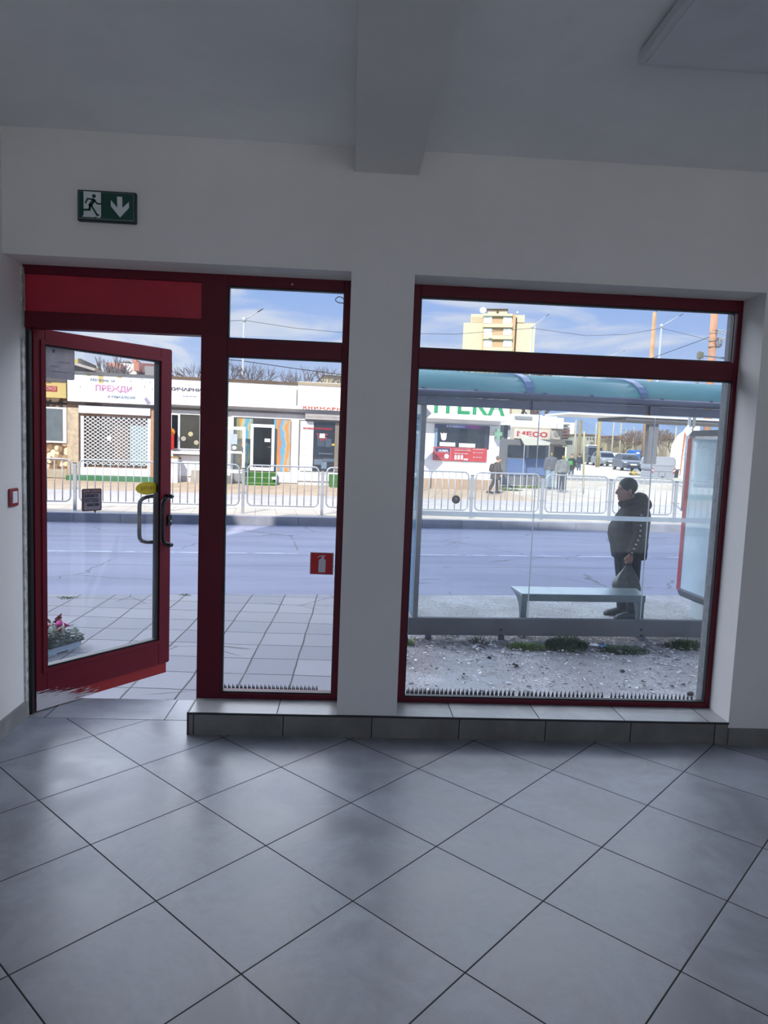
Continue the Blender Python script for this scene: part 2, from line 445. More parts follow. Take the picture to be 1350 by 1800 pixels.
# the leaf, local x along the leaf, -y is the room side
LF = DO; lw, lt = .862, .055
lf = MB()
ring_frame(lf, 0, lw, .075, 2.018, 0, lt, .06, .078, .155, .078)
leaf = lf.build('door_leaf', LEAF, door, LF, bev=.004)
lb = MB(); g0, g1, gz0, gz1 = .06, lw-.078, .23, 1.94
ring_frame(lb, g0-.022, g1+.022, gz0-.022, gz1+.022, -.006, .02, .022, .022, .022, .022)
lb.build('glazing_bead', LEAF, leaf, LF)
gk = MB(); ring_frame(gk, g0-.001, g1+.001, gz0-.001, gz1+.001, .004, .05, .01, .012, .012, .008); gk.build('gasket', GASK, leaf, LF)
MB().bx(g0, g1, .022, .03, gz0, gz1).build('pane', GLASS, leaf, LF)
MB().bx(.86, .868, .005, .05, .08, 2.01).build('leaf_edge', mat('leaf_edge_red', (.30, .07, .10), .4), leaf, LF)
# kick strip with a swipe of white paint at the hinge end
def kickmat():
    mt, t, p = base('kick_strip_paint'); v = t.obj(); tc = t.new('ShaderNodeTexCoord').outputs['Generated']
    X, Y, Z = t.xyz(tc)
    n = t.noise(t.mapping(tc, (5, 1, 9), (0, .1, 0)), 4, 5, .7, .5)
    sp = t.noise(v, 60, 2); mask = t.ramp(sp, .72, .76, 0, .8)
    c = t.mix(t.ramp(n, .3, .7), lin((.56, .10, .12)), lin((.66, .13, .14)))
    t.l.new(t.mix(mask, c, lin((.82, .80, .80))), p.inputs['Base Color']); p.inputs['Roughness'].default_value = .5
    return mt
MB().bx(0, lw-.012, .012, .044, .008, .077).build('kick_strip', kickmat(), leaf, LF)
# painted smear on the leaf's own foot
def smearmat():
    mt, t, p = base('white_paint_smear'); v = t.new('ShaderNodeTexCoord').outputs['Generated']
    X, Y, Z = t.xyz(v)
    n = t.noise(t.mapping(v, (1.5, 1, 9), (0, .10, 0)), 3.0, 6, .68, .3)
    n = t.math('MULTIPLY', t.math('SUBTRACT', n, .5), 1.5)
    k = t.math('SUBTRACT', t.math('ADD', n, .78), t.math('ADD', t.math('MULTIPLY', X, .85), t.math('MULTIPLY', t.math('POWER', Z, 2.), .62)))
    out = t.n['Material Output']; p.inputs['Base Color'].default_value = (*lin((.80, .78, .79)), 1); p.inputs['Roughness'].default_value = .7
    tr = t.new('ShaderNodeBsdfTransparent'); mx = t.new('ShaderNodeMixShader')
    t.l.new(t.ramp(k, .20, .26), mx.inputs[0]); t.l.new(tr.outputs[0], mx.inputs[1]); t.l.new(p.outputs[0], mx.inputs[2]); t.l.new(mx.outputs[0], out.inputs[0])
    return mt
MB().bx(-.0, .43, -.0035, -.001, .010, .115).build('paint_smear', smearmat(), leaf, LF)
# two cranked pull handles, one on each face
HND = mat('dark_bronze_tube', (.06, .075, .08), .22, metal=.4, spec=.6)
def handle(name, ug, yo, face, um, za, zb):
    s = 1 if yo > face else -1
    P = [(um, face, za), (um, face+s*.03, za), (um+.008, yo-s*.012, za+.002), (um-.006, yo, za+.002), (um-.03, yo, za), (ug+.05, yo, za-.002),
         (ug+.018, yo, za-.012), (ug+.004, yo, za-.03), (ug, yo, za-.055)]
    Q = [(x, y, zb+(za-z)) for x, y, z in reversed(P)]
    return MB().tube(P+Q, .0125, 12).build(name, HND, leaf, LF, smooth=True)
ui = LF.at(286, 915, -.06).x; uo = LF.at(245, 915, .115).x
zi = [LF.at(300, y, -.05).z for y in (873, 957)]; zo = [LF.at(262, y, .11).z for y in (873, 953)]
handle('handle', ui, -.06, 0., .83, *zi); handle('handle', uo, .115, lt, .82, *zo)
lk = LF.at(297, 914, 0)
l_ = MB().prism(rrect(lk.x-.014, lk.x+.012, lk.z-.034, lk.z+.034, .01), -.012, 0).build('lock_plate', mat('black_lock_plate', (.03, .03, .03), .4), leaf, LF)
MB().lathe([(.001, 0), (.007, 0), (.007, -.012), (.001, -.012)], (lk.x, -.008, lk.z-.004), 14, 'Y').build('lock_cylinder', mat('steel', (.6, .6, .6), .3, metal=.9), l_, LF)
# ================================================================== things on the door, window and walls
def sticker(name, label, cat, poly, frame, y0, y1, mt, group=None):
    xs = [p[0] for p in poly]; zs = [p[1] for p in poly]
    root = thing(name, label, cat, ((min(xs)+max(xs))/2, y1, min(zs)), 0, group, frame)
    MB().prism(poly, y0, y1).build('sheet', mt, root, frame)
    return root
GY = .0218; gy0 = GY-.0012
a = LF.at(78, 608, GY); b = LF.at(131, 669, GY)
grey = mat('grey_sticker_back', (.68, .67, .69), .6, var=.18, scale=9)
r_ = sticker('square_sticker', 'grey square sticker with round corners at top left of the door glass', 'sticker', rrect(a.x, b.x, b.z, a.z, .012), LF, gy0, GY, grey)
q = LF.at(94, 617, GY); MB().bx(q.x-.006, q.x+.006, gy0-.0012, gy0, q.z-.008, q.z+.008).build('print', mat('faint_print', (.36, .35, .38), .6), r_, LF)
for k, (yy, x0, x1) in enumerate(((643, 88, 104), (636, 103, 122), (652, 90, 120))):
    q0 = LF.at(x0, yy, GY); q1 = LF.at(x1, yy+2, GY)
    MB().bx(q0.x, q1.x, gy0-.001, gy0, q0.z-.003, q0.z+.001).build('print', mat('faint_print_light', (.50, .49, .51), .6), r_, LF)
a = LF.at(143.5, 859.5, GY); b = LF.at(178.5, 897, GY)
poly = rrect(a.x, b.x, b.z, a.z, .01)
k0 = LF.at(165, 897, GY).x
poly = poly[:18] + [(k0, b.z), (k0+.007, b.z-.017), (k0+.014, b.z)] + poly[18:]
r_ = sticker('welcome_sticker', 'brown and grey speech bubble sticker with welcome text on the door glass', 'sticker', poly, LF, gy0, GY, mat('sticker_brown', (.36, .24, .26), .6))
WHT = mat('print_white', (.70, .62, .63), .6); INK = mat('print_ink', (.13, .12, .20), .6)
pa = LF.at(147, 868, GY); pb = LF.at(176.5, 895, GY)
MB().prism(rrect(pa.x, pb.x, pb.z, pa.z, .006), gy0-.001, gy0).build('print', mat('sticker_inner_grey', (.55, .52, .56), .6), r_, LF)
def tx(s, px0, px1, py0, py1, frame, y, mt, par, name='lettering', **kw):
    A = frame.at(px0, py0, y); B = frame.at(px1, py1, y)
    return text(name, s, frame, A.x, B.x, B.z, A.z, y, mt, par, **kw)
tx('ДОБРЕ ДОШЛИ', 146, 176, 861.5, 865.5, LF, gy0-.0012, WHT, r_, depth=.0006, bold=.01)
tx('ВЗЕМЕТЕ', 149.5, 173, 869, 873.5, LF, gy0-.0022, INK, r_, depth=.0006, bold=.02)
tx('касова бележка', 149, 173.5, 875.5, 878, LF, gy0-.0022, INK, r_, depth=.0006)
tx('гарант от крадци', 149, 174, 880, 882.5, LF, gy0-.0022, INK, r_, depth=.0006)
tx('GLINCHEM', 153, 174, 885, 889, LF, gy0-.0022, INK, r_, depth=.0006, bold=.02)
a = LF.at(238.5, 858, GY); b = LF.at(279.5, 858, GY); c_ = LF.at(258, 847, GY); d_ = LF.at(258, 869.5, GY)
cx_, cz_, rx_, rz_ = (a.x+b.x)/2, (c_.z+d_.z)/2, (b.x-a.x)/2, (c_.z-d_.z)/2
YEL = mat('yellow_sticker', (.78, .70, .02), .5, var=.05)
r_ = sticker('oval_sticker', 'yellow oval sticker on the door glass above the handle', 'sticker', [(cx_+rx_*math.cos(t*PI/18), cz_+rz_*math.sin(t*PI/18)) for t in range(36)], LF, gy0, GY, YEL)
tx('БУТНИ', 248, 270, 855, 861, LF, gy0-.001, mat('yellow_print', (.68, .58, .02), .6), r_, depth=.0006, bold=.02)
# fire extinguisher sign on the side window
y_ = 3.7155
a = W0.at(545.5, 970.5, y_); b = W0.at(585.5, 1010.5, y_)
r_ = sticker('extinguisher_sign', 'red square sign with white fire extinguisher on the narrow window glass', 'sign', rrect(a.x, b.x, b.z, a.z, .002), W0, y_-.001, y_, mat('sign_edge_grey', (.66, .68, .72), .5))
w_, h_ = b.x-a.x, a.z-b.z
MB().bx(a.x+.004, b.x-.006, y_-.002, y_-.001, b.z+.004, a.z-.004).build('red_field', mat('signal_red', (.74, .05, .10), .5, var=.05), r_)
EX = [(.36, .06), (.66, .06), (.67, .60), (.62, .67), (.58, .71), (.58, .76), (.66, .80), (.66, .83), (.58, .82), (.55, .845), (.50, .82), (.42, .825), (.34, .77), (.31, .73), (.33, .72), (.37, .76), (.43, .79), (.49, .785), (.49, .71), (.42, .66), (.37, .60)]
MB().prism([(a.x+w_*x, b.z+h_*(z+.04)) for x, z in EX], y_-.003, y_-.002).build('extinguisher_symbol', mat('sign_white', (.78, .79, .83), .5), r_)
# escape route sign
x0, x1, z0, z1 = -1.298, -1.030, 2.475, 2.615
r_ = thing('exit_sign', 'green exit sign with running figure and down arrow above the door', 'sign', ((x0+x1)/2, 3.48, z0))
MB().bx(x0, x1, 3.455, 3.48, z0, z1).build('housing', mat('sign_housing', (.10, .17, .16), .5), r_, bev=.006)
MB().bx(x0+.008, x1-.008, 3.452, 3.456, z0+.008, z1-.008).build('rim', mat('sign_rim', (.42, .48, .48), .4), r_)
MB().bx(x0+.011, x1-.011, 3.4505, 3.4525, z0+.0125, z1-.011).build('green_field', mat('exit_green', (.03, .27, .22), .45, var=.05), r_)
EXW = mat('exit_white', (.85, .88, .87), .5, var=.03); EXG = MATS['exit_green']
E2 = Frame(((x0+x1)/2, 3.4505, (z0+z1)/2))
def epx(px, pz): return ((px-620)/572*.268, (255-pz)/305*.14)   # crop pixels to sign metres
def ep(pts, name, mt, y=0., d=.0012):
    MB().prism([epx(*p) for p in pts], y-d, y).build(name, mt, r_, E2)
ep([(400, 122), (568, 126), (570, 360), (556, 376), (524, 376), (540, 360), (500, 372), (388, 372), (402, 350)], 'door_symbol', EXW)
ep([(725, 158), (775, 158), (777, 265), (840, 205), (842, 262), (755, 360), (665, 255), (665, 195), (728, 265)], 'arrow', EXW)
fig = MB()
def limb(pts, wd):
    for (ax, az), (bx_, bz) in zip(pts, pts[1:]):
        A, B = Vector(epx(ax, az)), Vector(epx(bx_, bz)); d = (B-A).normalized(); n = Vector((-d.y, d.x))*wd*.268/572/2; e = d*wd*.268/572*.35
        P = [A-e+n, B+e+n, B+e-n, A-e-n]
        fig.prism([tuple(p) for p in P], -.0024, -.0012)
limb([(420, 235), (440, 195), (490, 197), (535, 238), (572, 238)], 15)
limb([(500, 205), (468, 255)], 34); limb([(462, 250), (460, 300), (375, 306)], 20); limb([(478, 262), (530, 345), (545, 350)], 18)
cxz = epx(502, 166); fig.prism([(cxz[0]+.0085*math.cos(k*PI/10), cxz[1]+.0085*math.sin(k*PI/10)) for k in range(20)], -.0024, -.0012)
fig.build('running_figure', EXG, r_, E2)
# light switch on the left wall (its own frame faces +x)
LW = Frame((-1.65, 3.55, 1.166), 90)
r_ = thing('light_switch', 'red framed light switch with white rocker on the left wall', 'switch', (0, 0, 0), 0, None, LW)
# local x -> world +y, local -y -> world +x
MB().prism(rrect(-.045, .045, -.045, .045, .008), -.01, 0).build('switch_frame', mat('switch_red', (.52, .10, .12), .35), r_, LF if False else LW, bev=.003)
MB().bx(-.024, .024, -.0155, -.008, -.028, .030).build('rocker', mat('switch_white', (.88, .88, .9), .35), r_, LW, bev=.003)
# white slab hung under the ceiling, right
r_ = thing('ceiling_panel', 'white square panel fixed flat under the ceiling at the right', 'panel', (1.5, 2.0, 2.83))
MB().bx(.945, 2.2, 1.30, 2.535, 2.834, 2.872).build('panel_body', mat('panel_white', (.82, .83, .84), .6, var=.04), r_, bev=.004)
MB().bx(.955, 2.19, 1.31, 2.525, 2.872, 2.886).build('mounting_frame', mat('panel_grey', (.45, .46, .47), .6), r_)
MB().bx(.968, 2.177, 1.323, 2.512, 2.831, 2.8345).build('face_plate', mat('panel_face', (.84, .85, .86), .6, var=.04), r_)
# pigeon spike strips on the outer sills
def spikes(x0, x1, n, y, label, z0=.1):
    r = thing('spike_strip', label, 'bird spikes', ((x0+x1)/2, y, z0), 0, 'pigeon spike strips on the outer window sills')
    MB().bx(x0, x1, y-.02, y+.02, z0, z0+.006).build('base_strip', mat('spike_base', (.26, .28, .29), .6), r)
    me = None
    for k in range(n):
        x = x0+.008+(x1-x0-.016)*k/(n-1); yy = y + (-.013, .012)[k % 2]
        if me is None:
            o = MB().lathe([(.0075, 0), (.0072, .008), (.0045, .026), (.0006, .046)], (0, 0, 0), 6).build('spike', mat('spike_grey', (.15, .16, .17), .5), None); me = o.data
        else:
            o = bpy.data.objects.new('spike', me); COL.objects.link(o)
        o.parent = r; o.location = (x-(x0+x1)/2, yy-y, .004)
    return r
def sx(px, y=3.81): return W0.at(px, 1222, y).x
spikes(sx(388), sx(559), 48, 3.81, 'row of grey plastic pigeon spikes along the narrow window sill')
spikes(sx(712), sx(906), 52, 3.81, 'pigeon spike row on the large window sill, nearest the pier')
spikes(sx(908), sx(1062), 42, 3.805, 'pigeon spike row in the middle of the large window sill')
spikes(sx(1069), sx(1219), 42, 3.80, 'pigeon spike row at the right end of the large window sill')
# bent wire hook outside the narrow top pane
pts = [W0.at(x, y, 3.95) for x, y in ((612, 536), (605, 533), (595, 532), (589.5, 528), (590, 525), (595, 521.5), (600, 522), (606, 527), (612, 531))] + [W0.at(640, 534, 3.90), W0.at(662, 535, 3.83)]
wl = MB().tube(pts, .0028, 8).build('wire_hook', mat('dark_wire', (.2, .2, .21), .4, metal=.5))
tag(wl, 'bent dark wire hook hanging outside the narrow top pane', 'hook')
st_ = W0.at(514, 500, 3.679)
tag(MB().lathe([(.0005, -.006), (.004, -.006), (.005, 0), (.0005, 0)], st_, 12, 'Y').build('screw_cap', mat('screw_white', (.75, .72, .72), .4)), 'small pale screw cap on the red rail over the narrow window', 'screw cap')
# ================================================================== the ground outside
GZ = -.44
def gz(v):
    """ground level by distance across the street"""
    P = [(16.65, -.30), (18.7, -.31), (22.5, -.24), (26.3, -.13), (50, 0.), (4000, 0.)]
    if v <= P[0][0]: return P[0][1]
    for (a, za), (b, zb) in zip(P, P[1:]):
        if v <= b: return za+(zb-za)*(v-a)/(b-a)
    return 0.
def streetvec(t): return t.mapping(t.obj(), rot=(0, 0, math.radians(-7.4)))
def slabmat():
    mt, t, p = base('pavement_slabs'); v = t.obj()
    wob = t.new('ShaderNodeVectorMath', operation='MULTIPLY_ADD')
    nz = t.new('ShaderNodeTexNoise'); nz.inputs['Scale'].default_value = 1.3; t.l.new(v, nz.inputs['Vector'])
    t.l.new(nz.outputs['Color'], wob.inputs[0]); wob.inputs[1].default_value = (.045, .07, 0); t.l.new(v, wob.inputs[2])
    br = t.new('ShaderNodeTexBrick'); br.offset = 0.; br.squash = 1.
    t.l.new(t.mapping(wob.outputs[0], loc=(.1, .12, 0), rot=(0, 0, .02)), br.inputs['Vector'])
    br.inputs['Scale'].default_value = 1.; br.inputs['Brick Width'].default_value = .40; br.inputs['Row Height'].default_value = .42
    br.inputs['Mortar Size'].default_value = .008; br.inputs['Mortar Smooth'].default_value = .3; br.inputs['Bias'].default_value = 0.
    br.inputs['Color1'].default_value = (*lin((.505, .50, .515)), 1); br.inputs['Color2'].default_value = (*lin((.56, .552, .56)), 1)
    br.inputs['Mortar'].default_value = (*lin((.22, .22, .22)), 1)
    f = t.noise(v, 2.2, 8, .65); g = t.noise(v, 38, 4, .6)
    c = t.mix(t.ramp(f, .52, .72, 0, .45), br.outputs['Color'], lin((.50, .50, .50)))
    c = t.mix(t.ramp(g, .55, .75, 0, .3), c, lin((.45, .45, .45)))
    vo = t.new('ShaderNodeTexVoronoi', feature='DISTANCE_TO_EDGE'); vo.inputs['Scale'].default_value = 1.1
    t.l.new(wob.outputs[0], vo.inputs['Vector'])
    ck = t.math('MULTIPLY', t.ramp(vo.outputs['Distance'], .004, .012, 1, 0), t.ramp(t.noise(v, .8, 2), .5, .58))
    c = t.mix(t.math('MULTIPLY', ck, .8), c, lin((.30, .30, .29)))
    t.l.new(c, p.inputs['Base Color']); p.inputs['Roughness'].default_value = .9
    b = t.new('ShaderNodeBump'); b.inputs['Strength'].default_value = .5; b.inputs['Distance'].default_value = .02
    t.l.new(t.math('ADD', t.math('MULTIPLY', br.outputs['Fac'], -.6), t.math('MULTIPLY', f, .5)), b.inputs['Height']); t.l.new(b.outputs[0], p.inputs['Normal'])
    return mt
def dirtmat():
    mt, t, p = base('gravelly_dirt'); v = t.obj()
    f = t.noise(v, 1.6, 8, .6); g = t.noise(v, 45, 5, .7); h = t.noise(t.mapping(v, (1, .5, 1)), 16, 6, .7)
    c = t.mix(t.ramp(f, .35, .65), lin((.60, .585, .575)), lin((.70, .69, .685)))
    c = t.mix(t.ramp(g, .5, .62, 0, .75), c, lin((.36, .35, .34)))
    k2 = t.noise(v, 110, 3, .7); c = t.mix(t.ramp(k2, .58, .66, 0, .7), c, lin((.80, .80, .81)))
    c = t.mix(t.ramp(h, .56, .66, 0, .5), c, lin((.40, .39, .38)))
    # buried slabs show through near the pier
    X, Y, Z = t.xyz(v)
    sl = t.math('MULTIPLY', t.ramp(X, .65, .78), t.ramp(X, 1.55, 1.35))
    sl = t.math('MULTIPLY', sl, t.math('MULTIPLY', t.ramp(Y, 5.35, 5.5), t.ramp(Y, 6.35, 6.2)))
    sl = t.math('MULTIPLY', sl, t.ramp(t.noise(v, 2.4, 4), .40, .50))
    c = t.mix(sl, c, t.mix(t.ramp(g, .4, .7), lin((.62, .625, .63)), lin((.56, .56, .56))))
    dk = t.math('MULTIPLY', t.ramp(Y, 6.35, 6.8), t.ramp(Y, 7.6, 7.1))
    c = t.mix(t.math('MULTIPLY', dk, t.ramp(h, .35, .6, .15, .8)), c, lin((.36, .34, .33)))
    br = t.math('MULTIPLY', t.ramp(X, 1.2, .6), t.ramp(t.noise(v, 1.7, 5), .42, .62))
    c = t.mix(t.math('MULTIPLY', br, .6), c, lin((.42, .37, .35)))
    t.l.new(c, p.inputs['Base Color']); p.inputs['Roughness'].default_value = .95
    b = t.new('ShaderNodeBump'); b.inputs['Strength'].default_value = .7; b.inputs['Distance'].default_value = .02
    t.l.new(t.math('ADD', g, h), b.inputs['Height']); t.l.new(b.outputs[0], p.inputs['Normal'])
    return mt
def roadmat():
    mt, t, p = base('asphalt'); s = streetvec(t); X, Y, Z = t.xyz(s)
    g = t.noise(s, 60, 4, .7); f = t.noise(t.mapping(s, (.25, 1.2, 1)), 1.2, 6, .6)
    c = t.mix(t.ramp(f, .3, .7), lin((.435, .44, .51)), lin((.505, .51, .575)))
    c = t.mix(t.ramp(g, .5, .75, 0, .35), c, lin((.46, .47, .52)))
    wx = t.math('MULTIPLY', t.math('SUBTRACT', t.noise(t.mapping(s, (1, 0, 0)), 1.5, 5), .5), .16)
    d = t.math('ABSOLUTE', t.math('SUBTRACT', Y, 12.47))
    ln = t.math('MULTIPLY', t.ramp(d, .035, .06, 1, 0), t.ramp(t.noise(s, 3.5, 6, .7), .40, .56))
    c = t.mix(t.math('MULTIPLY', ln, .42), c, lin((.84, .86, .92)))
    for y0, wd in ((12.28, .012), (11.2, .009), (14.3, .01)):
        q = t.math('ABSOLUTE', t.math('SUBTRACT', t.math('ADD', Y, wx), y0))
        k = t.math('MULTIPLY', t.ramp(q, wd, wd*2.4, 1, 0), t.ramp(t.noise(s, .8, 3), .38, .5))
        c = t.mix(t.math('MULTIPLY', k, .8), c, lin((.27, .27, .30)))
    wob = t.new('ShaderNodeVectorMath', operation='MULTIPLY_ADD')
    nz = t.new('ShaderNodeTexNoise'); nz.inputs['Scale'].default_value = 2.; nz.inputs['Detail'].default_value = 6; t.l.new(s, nz.inputs['Vector'])
    t.l.new(nz.outputs['Color'], wob.inputs[0]); wob.inputs[1].default_value = (.5, .5, 0); t.l.new(s, wob.inputs[2])
    vo = t.new('ShaderNodeTexVoronoi', feature='DISTANCE_TO_EDGE'); vo.inputs['Scale'].default_value = .55; t.l.new(wob.outputs[0], vo.inputs['Vector'])
    k = t.math('MULTIPLY', t.ramp(vo.outputs['Distance'], .004, .012, 1, 0), t.ramp(t.noise(s, .5, 3), .50, .56))
    c = t.mix(t.math('MULTIPLY', k, .8), c, lin((.30, .30, .33)))
    t.l.new(c, p.inputs['Base Color']); p.inputs['Roughness'].default_value = .85
    b = t.new('ShaderNodeBump'); b.inputs['Strength'].default_value = .4; b.inputs['Distance'].default_value = .008
    t.l.new(g, b.inputs['Height']); t.l.new(b.outputs[0], p.inputs['Normal'])
    return mt
def pavermat(name, col, pitch, rot=0., var=.1, mort=(.5, .47, .42)):
    mt, t, p = base(name); s = t.mapping(streetvec(t), rot=(0, 0, rot))
    br = t.new('ShaderNodeTexBrick'); br.offset = 0.; t.l.new(s, br.inputs['Vector']); br.inputs['Scale'].default_value = 1.
    br.inputs['Brick Width'].default_value = pitch; br.inputs['Row Height'].default_value = pitch; br.inputs['Mortar Size'].default_value = .012
    c = lin(col); br.inputs['Color1'].default_value = (*[x*(1-var) for x in c], 1); br.inputs['Color2'].default_value = (*[min(1, x*(1+var)) for x in c], 1)
    br.inputs['Mortar'].default_value = (*lin(mort), 1)
    f = t.noise(s, 1.5, 6, .65)
    t.l.new(t.mix(t.ramp(f, .5, .75, 0, .35), br.outputs['Color'], tuple(x*.7 for x in c)), p.inputs['Base Color']); p.inputs['Roughness'].default_value = .9
    return mt
def strip(name, u0, u1, v0, v1, z0, z1, mt, frame=ST, nv=1, thick=.15):
    mb = MB()
    mb.quad((u0, v0, z0), (u1, v0, z0), (u1, v1, z1), (u0, v1, z1))
    return struct(mb.build(name, mt, None, frame))
SLAB, DIRT, ROAD = slabmat(), dirtmat(), roadmat()
# landing and two steps down to the pavement
struct(MB().bx(-2.2, -.6, 3.83, 4.25, -.6, -.15).bx(-2.2, -.6, 4.25, 4.55, -.6, -.30).build('steps', SLAB))
kb = ST.M
def vedge(x): return 8.9 + .13*x      # road edge in world
struct(MB().quad((-12, 3.83, GZ), (.42, 3.83, GZ), (.42, vedge(.42), GZ), (-12, vedge(-12), GZ)).quad((-12, vedge(-12), GZ), (.42, vedge(.42), GZ), (.42, vedge(.42), GZ-.06), (-12, vedge(-12), GZ-.06)).build('pavement', SLAB))
md = MB(); rnd = random.Random(4)
nx, ny = 44, 34
grid = [[None]*(ny+1) for _ in range(nx+1)]
for i in range(nx+1):
    for j in range(ny+1):
        x = .42 + (12-.42)*(i/nx)**1.6; y = 3.83 + (vedge(x)-3.83)*j/ny
        z = GZ + (.018*mnoise.noise((x*2.1, y*2.1, 0)) + .01*mnoise.noise((x*6, y*6, 3)) if 0 < j < ny and i > 0 else 0) - (.01 if j == ny else 0)
        grid[i][j] = md.bm.verts.new((x, y, z))
for i in range(nx):
    for j in range(ny): md.bm.faces.new((grid[i][j], grid[i+1][j], grid[i+1][j+1], grid[i][j+1]))
struct(md.build('dirt_verge', DIRT, smooth=True))
strip('road', -60, 80, 8.5, 16.66, GZ-.055, GZ-.06, ROAD)
KERB = mat('kerb_concrete', (.50, .51, .55), .9, var=.15, scale=2)
kbm = MB()
for k in range(-24, 30):
    kbm.bx(k*1.0+.004, k+1-.004, 16.62, 16.80, GZ-.1, -.30)
struct(kbm.build('kerb', KERB, None, ST, bev=.012))
PAVE2 = pavermat('far_pavers', (.66, .62, .56), .5, .0, .08, (.55, .52, .47))
strip('far_pavement', -60, 80, 16.80, 18.7, -.30, -.31, PAVE2)
strip('service_lane', -60, 80, 18.7, 22.5, -.31, -.24, mat('lane_asphalt', (.64, .62, .61), .9, var=.1, scale=2, bump=.3))
strip('shop_pavement', -60, 9.5, 22.5, 27.2, -.24, -.11, pavermat('beige_pavers', (.68, .60, .50), .6, .35, .08, (.50, .43, .36)))
strip('parking_ground', 9.5, 80, 22.5, 50, -.24, 0, mat('pale_gravel', (.70, .66, .60), .95, var=.16, scale=1.2, bump=.5, bscale=20))
strip('back_ground', -60, 9.5, 27.2, 50, -.11, 0, mat('pale_gravel', (.83, .79, .74)))
strip('far_parking', -200, 200, 50, 110, 0, 0, mat('pale_gravel', (.83, .79, .74)))
FIELD = mat('green_field', (.44, .52, .26), .95, var=.25, scale=.05)
strip('field', -900, 900, 110, 1500, 0, 1, FIELD)
hl = MB(); R1, R2 = [], []
hv = []
for k in range(90):
    u = -900 + 3600*k/89
    h = 118 + 40*mnoise.noise((u*.0018, 2.2, 0)) + 18*mnoise.noise((u*.006, 7, 0)) + 5*mnoise.noise((u*.02, 1, 4)) - .024*abs(u-900)
    hv.append([(u, 1500, -2), (u, 1750, max(20, h)*.55), (u, 2050, max(30, h)), (u, 2700, 0)])
for a, b in zip(hv, hv[1:]):
    for i in range(3): hl.quad(a[i], b[i], b[i+1], a[i+1])
struct(hl.build('hills', mat('hazy_blue_hills', (.40, .46, .54), 1., var=.12, scale=.004, spec=0), None, ST))
# ================================================================== bus shelter
ZG = GZ
SM = mat('shelter_grey_metal', (.44, .46, .48), .5, metal=.25, var=.1, scale=4)
SMD = mat('shelter_dark_rail', (.36, .38, .44), .5, metal=.2, var=.1, scale=4)
BEAMM = mat('shelter_beam_grey', (.36, .37, .385), .65, var=.1, scale=3, bump=.15, bscale=80)
POLY = glassm('green_roof_sheet', (.50, .72, .74), haze=.72, hazecol=(.62, .79, .80), refl=.4)
SGL = glassm('shelter_glass', (.93, .96, .97), haze=.008, smear=.022, refl=1.0)
vS = 6.85
L0 = SH.at(735, 850, vS).x; LR = L0 + 3.95
root = thing('bus_shelter', 'grey metal bus shelter with arched green roof and glass back wall', 'bus shelter', ((L0+LR)/2, vS, ZG), 0, None, SH)
zb0, zb1 = ZG+.05, SH.at(850, 1086, vS).z
b0 = SH.at(722, 1100, vS).x
MB().bx(b0-.03, LR+.1, vS-.03, vS+.03, zb0, zb1).build('base_beam', BEAMM, root, SH, bev=.006)
bo = MB()
for px in (880, 1127):
    for py in (1107, 1117):
        q = SH.at(px, py, vS-.03); bo = MB().lathe([(.001, 0), (.011, 0), (.011, -.008), (.001, -.008)], (q.x, vS-.03, q.z), 10, 'Y'); bo.build('bolt', mat('bolt_black', (.05, .05, .05), .5), root, SH)
for px in (752, 880, 1127, 1240):
    q = SH.at(px, 1130, vS).x; MB().bx(q-.03, q+.03, vS-.02, vS+.02, ZG-.02, zb0+.01).build('foot', SMD, root, SH)
zr0, zr1 = SH.at(900, 715, vS).z, SH.at(900, 703.5, vS).z     # glazing rail
zt0, zt1 = SH.at(900, 700, vS-.04).z, SH.at(900, 690, vS-.04).z
MB().bx(L0-.05, LR+.1, vS-.025, vS+.025, zr0-.02, zr1).build('glazing_rail', SMD, root, SH, bev=.004)
MB().tube([(L0-.1, vS-.05, zt0+.02), (LR+.15, vS-.05, zt0+.022)], .040, 12, flat=.95).build('gutter', SMD, root, SH, smooth=True)
for i, px in enumerate((739, 943, 1149)):
    q = SH.at(px, 705, vS).x
    MB().bx(q-.055, q+.055, vS-.05, vS+.03, zr0-.02, zt1).build('bracket', SMD, root, SH, bev=.004)
q = SH.at(739, 850, vS).x
MB().bx(L0, L0+.05, vS-.022, vS+.022, zb1-.01, zt0).build('post', SM, root, SH, bev=.003)
MB().bx(LR, LR+.05, vS-.022, vS+.022, zb1-.01, zt0).build('post', SM, root, SH, bev=.003)
j1, j2 = SH.at(941, 850, vS).x, SH.at(1143, 850, vS).x
# the joints lean with the sheets as set in the photo, so take them at mid height
GP = [(L0+.05, j1-.004), (j1+.004, j2-.004), (j2+.004, LR)]
for a, b in GP:
    MB().bx(a, b, vS-.004, vS+.004, zb1-.01, zr0-.0).build('glass_panel', SGL, root, SH)
for a in (j1, j2):
    MB().bx(a-.004, a+.004, vS-.005, vS+.005, zb1, zr0-.05).build('glass_joint', mat('joint_pale', (.72, .77, .80), .4), root, SH)
sz = SH.at(1000, 909, vS-.006)
MB().bx(L0+.05, LR, vS-.006, vS-.0045, sz.z-.024, sz.z+.024).build('frosted_stripe', glassm('frosted_band', haze=.62, hazecol=(.88, .92, .95)), root, SH)
# side screen at the left end, seen nearly edge-on
MB().bx(L0-.004, L0+.004, vS+.03, vS+1.1, zb1, zr0-.02).build('side_glass', glassm('shelter_side_glass', (.55, .70, .78), haze=.3, hazecol=(.55, .68, .76)), root, SH)
MB().bx(L0-.02, L0+.03, vS+1.08, vS+1.13, ZG, zt0+.1).build('post', SM, root, SH)
MB().bx(LR, LR+.05, vS+1.08, vS+1.13, ZG, zt0+.1).build('post', SM, root, SH)
